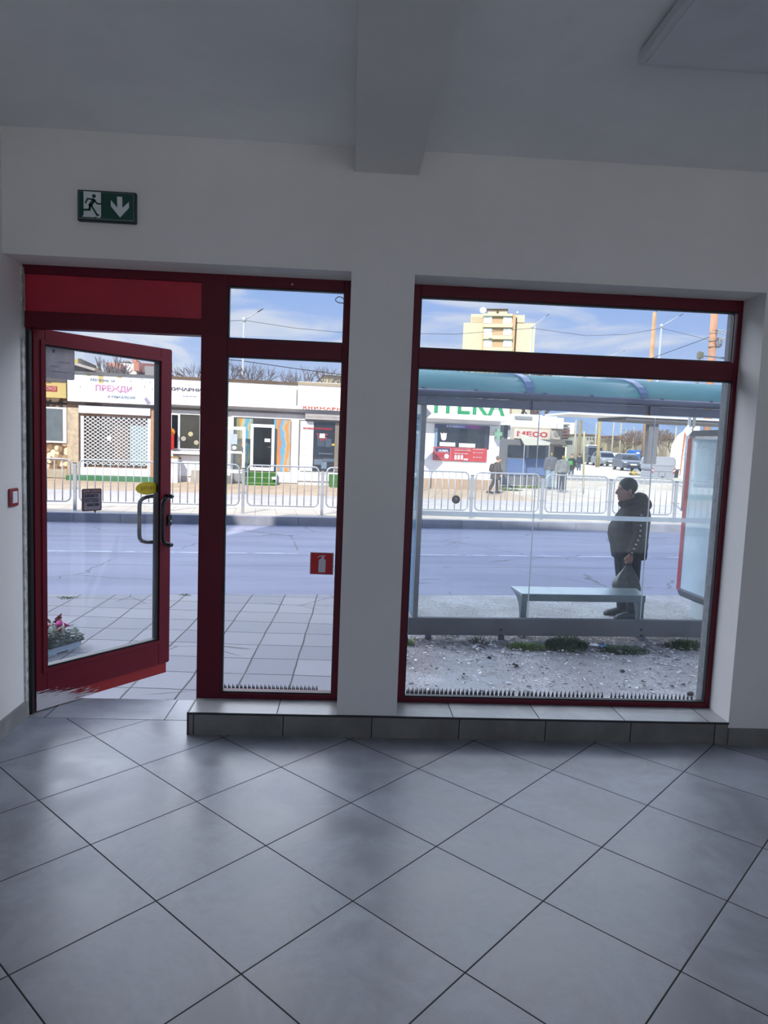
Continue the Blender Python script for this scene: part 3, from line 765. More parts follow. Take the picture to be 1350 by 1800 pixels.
# arched roof
arch = [(-.05, 2.035), (-.02, 2.09), (.05, 2.15), (.17, 2.205), (.38, 2.255), (.65, 2.29), (.95, 2.315), (1.25, 2.325), (1.55, 2.31), (1.75, 2.27)]
dz = (zt1-.005) - 2.035
R = [(vS+a, z+dz) for a, z in arch]
xs = [L0-.45, SH.at(925, 680, vS+.1).x, SH.at(1122, 690, vS+.1).x, LR+.25]
for a, b in zip(xs, xs[1:]):
    mb = MB(); P = [(y, z) for y, z in R]; Q = [(y, z-.012) for y, z in reversed(R)]
    mb.rings([[(x, y, z) for y, z in P+Q] for x in (a+.005, b-.005)]); mb.build('roof_sheet', POLY, root, SH, smooth=True)
RIB = mat('roof_rib_blue_grey', (.40, .47, .60), .5, var=.06)
for x in xs:
    mb = MB(); P = [(y, z+.012) for y, z in R]; Q = [(y, z-.03) for y, z in reversed(R)]
    mb.rings([[(xx, y, z) for y, z in P+Q] for xx in (x-.035, x+.035)]); mb.build('roof_rib', RIB, root, SH)
for px in (743, 836, 923, 958, 1041, 1131, 1165, 1252):
    q = SH.at(px, 690, vS-.05).x
    MB().ell((q, vS-.05, zt1+.004), (.022, .02, .014), 10, 6).build('gutter_clip', SMD, root, SH, smooth=True)
MB().bx(L0-.1, LR+.2, vS+1.70, vS+1.78, R[-1][1]-.10, R[-1][1]).build('front_rail', mat('front_rail_pale', (.78, .80, .82), .5), root, SH)
# dark round sticker on the shelter glass
q = SH.at(801.5, 878, vS-.005)
rs = thing('round_sticker', 'small dark round sticker on the left pane of the shelter glass', 'sticker', (q.x, vS-.005, q.z-.04), 0, None, SH)
MB().lathe([(.0005, -.0015), (.042, -.0015), (.042, 0), (.0005, 0)], (q.x, vS-.005, q.z), 24, 'Y').build('disc', mat('sticker_dark', (.22, .21, .21), .6), rs, SH)
MB().prism([(q.x-.02, q.z-.02), (q.x-.005, q.z+.0), (q.x-.015, q.z+.018), (q.x+.004, q.z+.022), (q.x+.018, q.z+.006), (q.x+.006, q.z-.003), (q.x+.02, q.z-.02), (q.x, q.z-.008)], vS-.008, vS-.0064).build('emblem', mat('sticker_grey', (.46, .44, .43), .6), rs, SH)
# bench behind the glass
BM = mat('bench_metal', (.60, .65, .67), .32, metal=.55, var=.1, scale=5)
BE = mat('bench_edge_metal', (.42, .46, .47), .45, metal=.4)
bz = ZG+.455
n0, n1 = SH.at(917, 1052, 6.97).x, SH.at(1133.5, 1058, 6.97).x
f0 = SH.at(898, 1037, 7.35).x; f1 = SH.at(1118, 1045, 7.35).x
bench = thing('bench', 'low grey metal bench inside the bus shelter', 'bench', ((n0+n1)/2, 7.16, ZG), 0, None, SH)
MB().rings([[(n0, 6.97, z), (n1, 6.97, z), (f1, 7.35, z), (f0, 7.35, z)] for z in (bz-.03, bz)]).build('seat', BM, bench, SH, bev=.004)
MB().bx(n0, n1, 6.958, 6.972, bz-.075, bz).build('front_edge', BE, bench, SH, bev=.003)
for x in (n0+.03, n1-.035):
    MB().bx(x-.03, x+.03, 6.965, 7.02, ZG-.03, bz-.03).build('leg', BE, bench, SH, bev=.003)
    pr = [(7.02, ZG+.12), (7.04, ZG+.25), (7.09, ZG+.34), (7.20, ZG+.40), (7.34, bz-.03), (7.34, bz-.001), (7.02, bz-.001)]
    MB().rings([[(xx, y, z) for y, z in pr] for xx in (x-.025, x+.0)]).build('bracket', BE, bench, SH)
# advertising light box at the right end
ax = SH.at(1192, 1043, 8.25).x
zA0, zA1 = SH.at(1192, 1043, 8.25).z, SH.at(1216, 760, 8.25).z
AF = Frame(SH.M @ Vector((ax, 0, 0)), 3.5)
ad = thing('advertising_box', 'tall glazed advertising box with red edge at the right end of the shelter', 'advertising panel', (0, 7.7, ZG), 0, None, AF)
def yz(poly, x0, x1, name, mt, par, **k):
    return MB().rings([[(x, y, z) for y, z in poly] for x in (x0, x1)]).build(name, mt, par, AF, **k)
PO = rrect(7.0, 8.28, zA0-.02, zA1+.02, .09)
yz(PO, .0, .14, 'case', mat('case_dark', (.25, .26, .28), .4, metal=.3), ad)
yz(rrect(7.05, 8.235, zA0+.06, zA1-.06, .03), -.004, .0, 'face_frame', mat('face_frame_grey', (.42, .46, .48), .5), ad)
yz(rrect(7.06, 8.225, zA0+.08, zA1-.08, .03), -.006, -.003, 'poster', mat('poster_blue', (.86, .95, .98), .5, var=.05), ad)
yz(rrect(7.04, 8.255, zA0+.05, zA1-.05, .03), -.016, -.012, 'glass_cover', glassm('ad_glass', haze=.02, refl=.6), ad)
MB().bx(-.012, .152, 8.20, 8.285, zA0+.05, zA1-.08).build('red_edge', mat('ad_red', (.66, .10, .16), .4), ad, AF)
MB().bx(.0, .12, 7.35, 7.95, ZG-.02, zA0).build('leg', mat('leg_pale', (.66, .69, .70), .5), ad, AF)
# ================================================================== people
SKIN = mat('skin', (.62, .43, .38), .55, var=.06, scale=12); SKINL = mat('skin_light', (.80, .60, .50), .55, var=.06)
HAIRD = mat('short_dark_hair', (.14, .13, .14), .8, var=.2, scale=60, bump=.4, bscale=300)
def arm_pts(j): return [Vector(p) for p in j]
def body_mesh(J, voxel, fingers=True, hs=1.):
    """one continuous body from joints: head centre, neck, hips, arms (shoulder, elbow, wrist, knuckle dir), legs (hip, knee, ankle, toe)"""
    m_ = MB(); H = Vector(J['head'])
    m_.ell(H + Vector((-.008, 0, .025)), (.106, .078, .10), 20, 14)                # skull
    m_.ell(H + Vector((.030, 0, -.055)), (.072, .066, .088), 18, 12)               # face
    m_.ell(H + Vector((.066, 0, -.120)), (.033, .038, .028), 12, 8)                # chin
    m_.ell(H + Vector((.012, 0, -.105)), (.06, .058, .04), 14, 8)                  # jaw
    m_.ell(H + Vector((.088, 0, .018)), (.016, .05, .014), 12, 6)                  # brow
    m_.tube([H + Vector((.094, 0, .005)), H + Vector((.118, 0, -.035)), H + Vector((.126, 0, -.056)), H + Vector((.10, 0, -.064))], [.010, .012, .016, .010], 8)
    m_.ell(H + Vector((.094, 0, -.088)), (.014, .026, .008), 10, 6); m_.ell(H + Vector((.092, 0, -.100)), (.013, .024, .009), 10, 6)
    for s in (-1, 1): m_.ell(H + Vector((-.012, .080*s, -.035)), (.022, .012, .034), 10, 8)
    N0 = H + Vector((-.03, 0, -.09)); sh = (Vector(J['armL'][0]) + Vector(J['armR'][0]))/2
    m_.tube([N0, (N0+sh)/2 + Vector((0, 0, .01)), sh + Vector((0, 0, -.02))], [.058, .062, .085], 14)
    m_.stack(J['torso'], 22, 2.3)
    for k, s in (('armL', 1), ('armR', -1)):
        a = [Vector(p) for p in J[k]]
        m_.tube([a[0] + Vector((0, -.06*s, .0)), a[0], a[0].lerp(a[1], .5), a[1], a[1].lerp(a[2], .35), a[2]], [.06, .058, .052, .042, .043, .028], 12)
        d = (a[3]-a[2]).normalized(); L = (a[3]-a[2]).length
        fw = Vector((1, 0, 0)) - d*d.x; fw.normalize(); inn = d.cross(fw)*s; inn = -inn if inn.y*s > 0 else inn
        pc = a[2] + d*L*.5
        R_ = Matrix((fw, inn, d)).transposed()
        m_.ell(a[2] + d*L*.55, (.042, .017, L*.62), 14, 10, R_)
        if fingers:
            for i, (o, ln) in enumerate(((-.030, .060), (-.011, .070), (.010, .074), (.030, .066))):
                k0 = a[3] + fw*o - d*.008
                m_.tube([k0, k0 + d*ln*.40, k0 + d*ln*.62 + inn*.018, k0 + d*ln*.55 + inn*.038, k0 + d*ln*.30 + inn*.045], [.0095, .009, .0088, .0082, .007], 8)
            t0 = a[2] + d*L*.35 + fw*.03
            m_.tube([t0, t0 + fw*.018 + d*.025 + inn*.01, t0 + fw*.016 + d*.05 + inn*.026, t0 + d*.068 + inn*.036], [.013, .0115, .010, .008], 8)
    for k, s in (('legL', 1), ('legR', -1)):
        a = [Vector(p) for p in J[k]]
        m_.tube([a[0] + Vector((0, 0, .05)), a[0].lerp(a[1], .4), a[1], a[1].lerp(a[2], .35), a[2]], [.095, .082, .056, .056, .038], 14)
        t = Vector(a[3]); d = (t-a[2]); d.z = 0; d.normalize()
        b0 = a[2] + Vector((0, 0, -.035))
        m_.tube([b0 - d*.055, b0, b0 + d*.09 + Vector((0, 0, -.012)), b0 + d*.165 + Vector((0, 0, -.018))], [.030, .040, .038, .026], 10, flat=.8)
    return fuse(m_, voxel, 4)
def trousers(J, voxel, k=1.18, hem=.97):
    m_ = MB(); T = J['torso'][0]; T2 = J['torso'][1]
    for kk in ('legL', 'legR'):
        a = [Vector(p) for p in J[kk]]
        e = a[1].lerp(a[2], hem)
        m_.tube([a[0] + Vector((0, 0, .10)), a[0].lerp(a[1], .4), a[1], a[1].lerp(a[2], .4), e], [.118*k/1.18, .102*k/1.18, .080*k/1.18, .076*k/1.18, .068*k/1.18], 16)
    m_.stack([(T[0]-.02, T[1], T[2], T[3]*1.05, T[4]*1.0), (T[0]+.10, T[1], T[2], T[3]*1.1, T[4]*1.06), (T2[0]+.02, T2[1], T2[2], T2[3]*1.08, T2[4]*1.06)], 20, 2.3)
    return fuse(m_, voxel, 5)
def jacket(J, voxel, rings, hood=True, sl=(.078, .074, .064, .052), collar=True):
    m_ = MB(); m_.stack(rings, 24, 2.4)
    for k, s in (('armL', 1), ('armR', -1)):
        a = [Vector(p) for p in J[k]]
        m_.tube([a[0] + Vector((0, -.09*s, .0)), a[0] + Vector((0, 0, -.01)), a[0].lerp(a[1], .5), a[1], a[1].lerp(a[2], .5), a[1].lerp(a[2], .98)], [.085, sl[0]+.008, sl[0], sl[1], sl[2], sl[3]], 14)
    if hood:
        H = Vector(J['head'])
        m_.ell(H + Vector((-.165, 0, -.12)), (.085, .135, .085), 16, 10); m_.ell(H + Vector((-.235, 0, -.175)), (.065, .11, .075), 16, 10)
        m_.tube([H + Vector((.05, -.05, -.19)), H + Vector((-.06, -.105, -.14)), H + Vector((-.15, -.09, -.08))], [.035, .045, .05], 10)
        m_.tube([H + Vector((.05, .05, -.19)), H + Vector((-.06, .105, -.14)), H + Vector((-.15, .09, -.08))], [.035, .045, .05], 10)
    return fuse(m_, voxel, 3)
def shoe(a, t, toe=.19):
    d = Vector(t)-Vector(a); d.z = 0; d.normalize(); n = Vector((-d.y, d.x, 0)); b = Vector((a[0], a[1], 0)); R_ = []
    for x, w_, h0 in ((-.105, .034, .075), (-.08, .046, .110), (0, .052, .125), (.06, .054, .105), (.12, .056, .085), (toe-.01, .048, .066), (toe+.025, .028, .044)):
        R_.append([b + d*x + n*(w_*math.cos(q*PI/6)) + Vector((0, 0, max(.0, h0*.5+h0*.5*math.sin(q*PI/6)))) for q in range(12)])
    return MB().rings(R_)
def haircap(H, cut=.0, fac=1., low=-.02):
    m_ = MB(); m_.ell(Vector(H) + Vector((-.014, 0, .030)), (.112*fac, .085*fac, .104*fac), 22, 16)
    bm = m_.bm
    for v in bm.verts:
        # sweep the hair line: low at the nape, high on the forehead
        lx = (v.co.x - H[0]); lim = H[2] + low + .055*max(0, lx/.1) + cut - .035*max(0, -lx/.1)
        if v.co.z < lim: v.co.z = lim; v.co.x = H[0] + (v.co.x-H[0])*.9; v.co.y = H[1] + (v.co.y-H[1])*.9
    return m_
def eyes(par, H, frame, M):
    for s in (-1, 1):
        MB().ell(Vector(H) + Vector((.083, .03*s, -.005)), (.012, .014, .009), 10, 6).build('eye', mat('eye_dark', (.08, .07, .07), .3), par, None, True, M=M)
# ---- the man waiting at the stop, facing left
mp = W0.at(1105, 960, 8.05)
MF = Frame((mp.x, 8.05, GZ), 180)
J = dict(head=(.070, 0, 1.530),
    torso=[(.74, 0, 0, .14, .165), (.85, .01, 0, .155, .175), (1.0, .015, 0, .155, .175), (1.15, -.01, 0, .135, .18), (1.27, -.035, 0, .105, .17), (1.335, -.035, 0, .07, .10)],
    armL=[(-.035, .205, 1.265), (-.005, .275, 1.02), (.085, .275, .80), (.090, .272, .725)],
    armR=[(-.035, -.205, 1.265), (.0, -.285, 1.03), (.04, -.27, .80), (.045, -.265, .725)],
    legL=[(.0, .095, .76), (-.035, .10, .40), (-.065, .10, .085), (.2, .12, 0)], legR=[(.02, -.095, .76), (-.01, -.10, .40), (-.02, -.10, .085), (.25, -.12, 0)])
man = thing('person', 'man in black hooded jacket and dark trousers standing behind the bench with a bag', 'person', (0, 0, 0), 0, None, MF)
body = body_mesh(J, .0075).build('body', SKIN, man, MF, True)
JK = mat('black_jacket', (.034, .042, .056), .8, var=.25, scale=9, bump=.5, bscale=22, spec=.15)
jk = jacket(J, .011, [(.715, -.01, 0, .182, .200), (.735, -.010, 0, .188, .207), (.85, .0, 0, .200, .218), (.98, .020, 0, .220, .228), (1.09, .012, 0, .218, .228), (1.2, -.026, 0, .186, .222), (1.29, -.045, 0, .150, .205), (1.345, -.045, 0, .115, .15), (1.385, -.01, 0, .09, .10)])
for v in jk.bm.verts:
    v.co += v.normal*.008*mnoise.noise(v.co*14)
jk.bm.normal_update()
jk = jk.build('jacket', JK, man, MF, True)
trousers(J, .012).build('trousers', mat('dark_denim', (.08, .10, .13), .85, var=.2, scale=10, bump=.3, spec=.2), man, MF, True)
SHB = mat('black_shoe', (.06, .06, .065), .6)
shoe(J['legL'][2], J['legL'][3]).build('shoe', SHB, man, MF, True); shoe(J['legR'][2], J['legR'][3]).build('shoe', SHB, man, MF, True)
haircap(J['head'], low=-.05, fac=.985).build('hair', HAIRD, man, MF, True)
eyes(man, J['head'], MF, MF.M)
sp = MB(); S0, S1, S2 = Vector((-.005, .286, 1.26)), Vector((.02, .352, 1.03)), Vector((.088, .335, .83))
for k in range(9):
    t = k/8; P = S0.lerp(S1, t*2) if t < .5 else S1.lerp(S2, t*2-1)
    P2 = S0.lerp(S1, t*2+.1) if t < .45 else S1.lerp(S2, t*2-.9)
    sp.tube([P, P.lerp(P2, .62)], .013, 6)
sp.build('sleeve_stripe', mat('stripe_white', (.62, .64, .66), .7), man, MF)
bag = thing('bag', 'slack dark grey bag hanging from the hand of the waiting man', 'bag', (.09, .27, .33), 0, None, MF)
bg_ = MB().stack([(.326, .06, .262, .06, .03), (.335, .066, .262, .10, .052), (.37, .082, .264, .155, .075), (.43, .098, .266, .172, .083), (.49, .105, .268, .150, .078), (.55, .102, .27, .115, .06), (.61, .095, .27, .072, .044), (.655, .09, .262, .040, .026), (.675, .09, .25, .034, .020)], 26, 2.2)
for v in bg_.bm.verts: v.co += Vector((v.co.x-.09, v.co.y-.266, 0))*(.16*math.sin(math.atan2(v.co.y-.266, v.co.x-.09)*9 + v.co.z*20))*max(0, min(1, (v.co.z-.36)/.2))
bb = bg_.build('bag_body', mat('bag_grey', (.25, .24, .225), .5, var=.35, scale=14, bump=.5, bscale=30), bag, MF, True)
md_ = bb.modifiers.new('sub', 'SUBSURF'); md_.levels = 1; md_.render_levels = 1
for s in (-.018, .018):
    MB().tube([(.06, .25+s, .655), (.066, .25+s*.7, .69), (.085, .25, .712), (.108, .25, .712), (.122, .25+s*.7, .69), (.124, .25+s, .655)], .006, 8).build('handle', mat('bag_handle', (.13, .12, .12), .6), bag, MF, True)
# ---- people far off in the sun
SUNNY = True
def walker(label, px, foot, top, v, deg, top_m, leg_m, hair_m, stride=.12, lean=0., coat=.72, skin=SKINL, frame=ST, group=None, zg=None):
    q = frame.ground(px, foot, zg) if zg is not None else frame.at(px, foot, v)
    t = frame.at(px, top, q.y); k = (t.z-q.z)/1.66
    F = Frame(frame.M @ q, math.degrees(frame.a)+deg)
    JJ = dict(head=(.03+lean*1.2, 0, 1.535-lean*.25), torso=[(.80, 0, 0, .10, .15), (.95, lean*.2, 0, .105, .145), (1.1, lean*.5, 0, .115, .16), (1.25, lean*.8, 0, .105, .17), (1.35, lean, 0, .07, .11)],
        armL=[(lean*.8, .19, 1.27), (lean*.6-.05, .25, 1.02), (lean*.6+.03, .24, .80), (lean*.6+.05, .235, .73)], armR=[(lean*.8, -.19, 1.27), (lean*.6+.02, -.25, 1.02), (lean*.6+.12, -.23, .82), (lean*.6+.14, -.22, .75)],
        legL=[(0, .085, .82), (stride*.6, .085, .45), (stride*.8, .085, .085), (stride+.3, .09, 0)], legR=[(0, -.085, .82), (-stride*.4, -.085, .45), (-stride*1.2, -.085, .10), (-stride+.3, -.09, 0)])
    r = thing('person', label, 'person', (0, 0, 0), 0, group, F)
    M = F.M @ Matrix.Diagonal((k, k, k, 1))
    body_mesh(JJ, .016).build('body', skin, r, None, True, M=M)
    jacket(JJ, .02, [(coat, 0, 0, .19, .22), (coat+.1, 0, 0, .19, .215), (.98, lean*.3, 0, .175, .20), (1.12, lean*.55, 0, .175, .21), (1.26, lean*.85, 0, .15, .20), (1.36, lean, 0, .09, .13)], hood=False, sl=(.066, .06, .054, .045)).build('coat', top_m, r, None, True, M=M)
    trousers(JJ, .02, 1.12).build('trousers', leg_m, r, None, True, M=M)
    for L in ('legL', 'legR'): shoe(JJ[L][2], JJ[L][3]).build('shoe', SHB, r, None, True, M=M)
    haircap(JJ['head'], low=-.06, fac=1.06).build('hair', hair_m, r, None, True, M=M)
    return r, F, M, k
DENIM = mat('blue_denim', (.32, .40, .52), .85, var=.15, scale=8)
r1, F1, M1, k1 = walker('woman in brown grey coat with rucksack walking past the pharmacy wall', 868, 867, 800, 24.6, 0, mat('coat_brown_grey', (.36, .32, .30), .85, var=.15), mat('trousers_grey_brown', (.24, .22, .21), .85), mat('hair_grey', (.55, .52, .50), .8, var=.2, scale=40), stride=.22, lean=.09, coat=.60)
rk = thing('rucksack', 'dark rucksack on the back of the woman by the pharmacy', 'rucksack', (0, 0, .9), 0, None, F1)
MB().ell((-.155, 0, 1.10), (.10, .15, .20), 16, 12).build('rucksack_body', mat('rucksack_dark', (.28, .25, .25), .8, var=.15), rk, None, True, M=M1)
for s in (-.09, .09): MB().tube([(-.07, s, 1.28), (.07, s, 1.33), (.20, s, 1.22), (.16, s*1.1, 1.08), (-.05, s*1.2, .98)], .014, 6).build('strap', mat('rucksack_strap', (.20, .18, .18), .8), rk, None, True, M=M1)
MB().ell((-.235, 0, 1.03), (.035, .10, .09), 12, 8).build('pocket', mat('rucksack_pocket', (.32, .29, .29), .8), rk, None, True, M=M1)
r2, F2, M2, k2 = walker('woman in dark coat and jeans with a bright green bag, walking towards us', 1003, 842, 797, 42, 260, mat('coat_dark', (.16, .17, .18), .85, var=.15), DENIM, mat('hair_fair', (.62, .48, .34), .8, var=.2, scale=40), coat=.66)
gb = thing('shoulder_bag', 'bright green shoulder bag of the woman in the dark coat', 'bag', (0, 0, .9), 0, None, F2)
MB().stack([(.88, .22, -.14, .06, .13), (.92, .23, -.14, .075, .17), (1.08, .22, -.14, .07, .16), (1.18, .20, -.14, .045, .12)], 18, 3).build('bag_body', mat('bag_green', (.28, .72, .30), .6), gb, None, True, M=M2)
MB().tube([(.20, -.24, 1.12), (.17, -.20, 1.25), (.04, -.16, 1.40), (.16, -.08, 1.28), (.20, -.04, 1.12)], .014, 6).build('strap', mat('bag_green_dark', (.20, .55, .24), .6), gb, None, True, M=M2)
walker('distant person in dark top and jeans beside the parked van', 1017, 829, 797, 52, 80, mat('coat_navy', (.20, .22, .27), .85), DENIM, HAIRD, coat=.8)
SUNNY = False

# loose chips and bits of bark strewn over the dirt
R_ = random.Random(77); gm = MB()
for i in range(2600):
    x = .5 + 4.6*R_.random(); y = R_.uniform(4.3, 7.5) if i % 3 else R_.gauss(6.75, .28)
    a = R_.uniform(0, PI); L_ = R_.uniform(.006, .022); w2 = L_*R_.uniform(.25, .7); c, q = math.cos(a), math.sin(a); z = GZ + .012 + R_.uniform(-.006, .012)
    gm.bm.faces.new([gm.bm.verts.new((x + c*dx*L_ - q*dy*w2, y + q*dx*L_ + c*dy*w2, z + dz_)) for dx, dy, dz_ in ((-1, -1, 0), (1, -1, R_.uniform(-.004, .008)), (1, 1, .004), (-1, 1, R_.uniform(-.004, .006)))])
def chipmat():
    mt, t, p = base('chips'); v = t.obj()
    wn = t.new('ShaderNodeTexWhiteNoise', noise_dimensions='3D'); sn = t.new('ShaderNodeVectorMath', operation='SNAP'); t.l.new(v, sn.inputs[0]); sn.inputs[1].default_value = (.05, .05, 5)
    t.l.new(sn.outputs[0], wn.inputs['Vector'])
    t.l.new(t.mix(t.ramp(wn.outputs['Value'], .4, .7), lin((.30, .28, .27)), lin((.82, .81, .80))), p.inputs['Base Color']); p.inputs['Roughness'].default_value = .9
    return mt
tag(gm.build('gravel_chips', chipmat()), 'loose chips and bark bits strewn over the dirt outside the large window', 'debris', None, 'stuff')
# ================================================================== plants and litter by the shelter
LEAF_G = mat('weed_green', (.22, .30, .17), .8, var=.3, scale=20); LEAF_Y = mat('weed_yellow_green', (.40, .48, .20), .8, var=.25, scale=20)
def weeds(x, y, z, rad, h, n, seed, label, mt, group=None, flat=.5, w=.012):
    R_ = random.Random(seed); root = thing('weed_clump', label, 'weeds', (x, y, z), 0, group)
    m_ = MB(); st2 = MB()
    for i in range(n):
        a = R_.uniform(0, 2*PI); q = rad*math.sqrt(R_.random()); px, py = x+q*math.cos(a), y+q*math.sin(a)*flat
        hh = h*R_.uniform(.45, 1)*(1-.5*q/rad); le = hh*R_.uniform(.2, .8)
        d = Vector((math.cos(a), math.sin(a), 0))*le; s = Vector((-math.sin(a), math.cos(a), 0))*w*R_.uniform(.6, 1.3)
        b = Vector((px, py, z-.01)); m1 = b + d*.35 + Vector((0, 0, hh*.7)); t = b + d + Vector((0, 0, hh))
        m_.bm.faces.new([m_.bm.verts.new(p) for p in (b-s*.4, b+s*.4, m1+s, m1-s)]); m_.bm.faces.new([m_.bm.verts.new(p) for p in (m1-s, m1+s, t)])
    m_.build('leaves', mt, root)
    for i in range(max(3, n//30)):
        a = R_.uniform(0, 2*PI); q = rad*.5*R_.random()
        b = Vector((x+q*math.cos(a), y+q*math.sin(a)*flat, z-.02)); st2.tube([b, b+Vector((R_.uniform(-.3, .3)*h, R_.uniform(-.2, .2)*h, h*.8))], .003, 5)
    st2.build('stems', mat('weed_stem', (.36, .36, .22), .8), root)
    return root
def wp(px, py, z=GZ): return W0.ground(px, py, z)
q = wp(995, 1140); weeds(q.x, q.y, GZ, .21, .17, 420, 1, 'largest bushy dark green weed clump in front of the shelter beam', LEAF_G)
q = wp(925, 1140); weeds(q.x, q.y, GZ, .22, .09, 200, 2, 'low yellowish weeds by the bolted foot of the shelter', LEAF_Y)
q = wp(838, 1131); weeds(q.x, q.y, GZ, .07, .14, 26, 3, 'thin tuft of grass alone under the left half of the beam', LEAF_G, w=.006)
q = wp(1095, 1145); weeds(q.x, q.y, GZ, .26, .075, 320, 4, 'long flat patch of weeds under the right half of the beam', LEAF_G)
q = wp(1205, 1138); weeds(q.x, q.y, GZ, .22, .12, 260, 5, 'green weed patch at the right end of the shelter beam', LEAF_G)
q = wp(717, 1135); weeds(q.x, q.y, GZ, .05, .12, 40, 6, 'little weed tuft at the left end of the beam', LEAF_Y)
q = W0.ground(297, 1230, -.003); weeds(q.x, 3.955, -.01, .055, .022, 160, 7, 'small bright green tuft at the threshold beside the plinth', mat('moss_green', (.36, .52, .16), .8, var=.3, scale=40), w=.006)
q = W0.ground(200, 1228, -.003); weeds(q.x, 3.955, -.01, .14, .012, 200, 8, 'line of moss along the threshold under the open door', MATS['moss_green'], w=.005, flat=.12)
q = W0.ground(120, 1051, GZ); weeds(q.x, q.y, GZ, .16, .03, 120, 9, 'flat grass at the road edge seen through the door glass', LEAF_Y, w=.01)
q = W0.ground(325, 1046, GZ); weeds(q.x, q.y, GZ, .10, .03, 70, 10, 'flat grass at the road edge beside the door post', LEAF_Y, w=.01)
for px, py, col, nm, lb, sc in ((1043, 1136, (.88, .88, .88), 'paper_scrap', 'white scrap of paper on the dirt near the beam', .05), (1061, 1138, (.35, .62, .86), 'plastic_scrap', 'light blue scrap of plastic on the dirt near the beam', .035), (860, 1158, (.16, .16, .15), 'stone', 'dark stone lying on the dirt left of centre', .022), (905, 1172, (.15, .15, .14), 'stone', 'lone dark pebble mid way to the beam', .028), (815, 1187, (.14, .14, .14), 'stone', 'dark pebble beside the half buried slab', .014), (1094, 1182, (.2, .19, .18), 'stone', 'dark pebble in the right part of the dirt', .022), (1214, 1222, (.22, .2, .18), 'stone', 'dark clod by the stucco reveal', .03)):
    q = wp(px, py); m_ = MB().ell((q.x, q.y, GZ+.012), (sc, sc*.7, .012 if 'scrap' in nm else sc*.5), 8, 5)
    R_ = random.Random(px)
    for v in m_.bm.verts: v.co += Vector((R_.uniform(-1, 1), R_.uniform(-1, 1), R_.uniform(-.4, .6)))*sc*.25
    tag(m_.build(nm, mat(nm+str(px), col, .8)), lb, 'litter' if 'scrap' in nm else 'stone')
# ---- tray of petunias beside the step
fx, fy = wp(104, 1145).x, wp(104, 1145).y
TF = Frame((fx-.17, fy-.05, GZ), 62)
tr = thing('flower_tray', 'pale blue grey foam tray of bedding plants on the paving behind the door', 'tray', (0, 0, 0), 0, None, TF)
m_ = MB(); ring_frame(m_, -.31, .31, 0, .07, -.19, -.17, .31, .31, .0, .0)
tm = mat('foam_tray', (.66, .73, .80), .7, var=.06)
MB().bx(-.31, .31, -.19, .19, .012, .03).bx(-.31, .31, -.19, -.172, .03, .075).bx(-.31, .31, .172, .19, .03, .075).bx(-.31, -.29, -.19, .19, .03, .075).bx(.29, .31, -.19, .19, .03, .075).build('tray_body', tm, tr, TF, bev=.006)
MB().bx(-.325, .325, -.205, .205, .068, .08).build('soil', mat('potting_soil', (.16, .13, .11), .95, var=.3, scale=40, bump=.6), tr, TF)
for sx_ in (-.22, 0, .22): MB().bx(sx_-.05, sx_+.05, -.185, .185, 0, .014).build('foot', tm, tr, TF)
m_.bm.free()
FLW = [mat('petal_magenta', (.80, .10, .50), .6), mat('petal_dark_red', (.55, .06, .12), .6), mat('petal_pink', (.85, .40, .62), .6)]
LG2 = mat('petunia_leaf', (.20, .30, .20), .7, var=.3, scale=30)
k = 0
for ix in range(4):
    for iy in range(2):
        R_ = random.Random(40+k); cx, cy = -.24+.16*ix, -.09+.18*iy
        lab = '%s petunia in the foam tray, %s row, %s' % (('magenta', 'dark red', 'pink')[k % 3], ('front', 'back')[iy], ('at the near end', 'second from the near end', 'third from the near end', 'at the far end')[ix])
        pr = thing('petunia', lab, 'plant', (cx, cy, .08), 0, 'petunias in the foam tray', TF)
        m_ = MB()
        for i in range(210):
            a = R_.uniform(0, 2*PI); q = .118*math.sqrt(R_.random()); z = .085+R_.uniform(0, .14)*(1-q/.14)
            c = Vector((cx+q*math.cos(a), cy+q*math.sin(a), z)); d = Vector((math.cos(a), math.sin(a), R_.uniform(-.3, .6))).normalized()*.042; s = Vector((-math.sin(a), math.cos(a), R_.uniform(-.4, .4)))*.017
            m_.bm.faces.new([m_.bm.verts.new(p) for p in (c, c+d*.5+s, c+d, c+d*.5-s)])
        m_.build('foliage', LG2, pr, TF)
        for i in range((3, 2, 3, 4)[k % 4] if iy else 2):
            a = R_.uniform(0, 2*PI); q = R_.uniform(.02, .09); c = Vector((cx+q*math.cos(a), cy+q*math.sin(a), .20+R_.uniform(-.02, .05)))
            rot = Matrix.Rotation(R_.uniform(-.9, .9), 3, 'X') @ Matrix.Rotation(R_.uniform(-.9, .9), 3, 'Y'); R2 = []
            for rr, zz_ in ((.004, -.03), (.012, -.01), (.032, .006), (.034, .008)):
                R2.append([c + rot @ Vector((rr*(1+.12*math.cos(5*t*PI/10))*math.cos(t*PI/10), rr*(1+.12*math.cos(5*t*PI/10))*math.sin(t*PI/10), zz_)) for t in range(20)])
            MB().rings(R2).build('flower', FLW[k % 3], pr, TF, True)
        k += 1
SUNNY = True
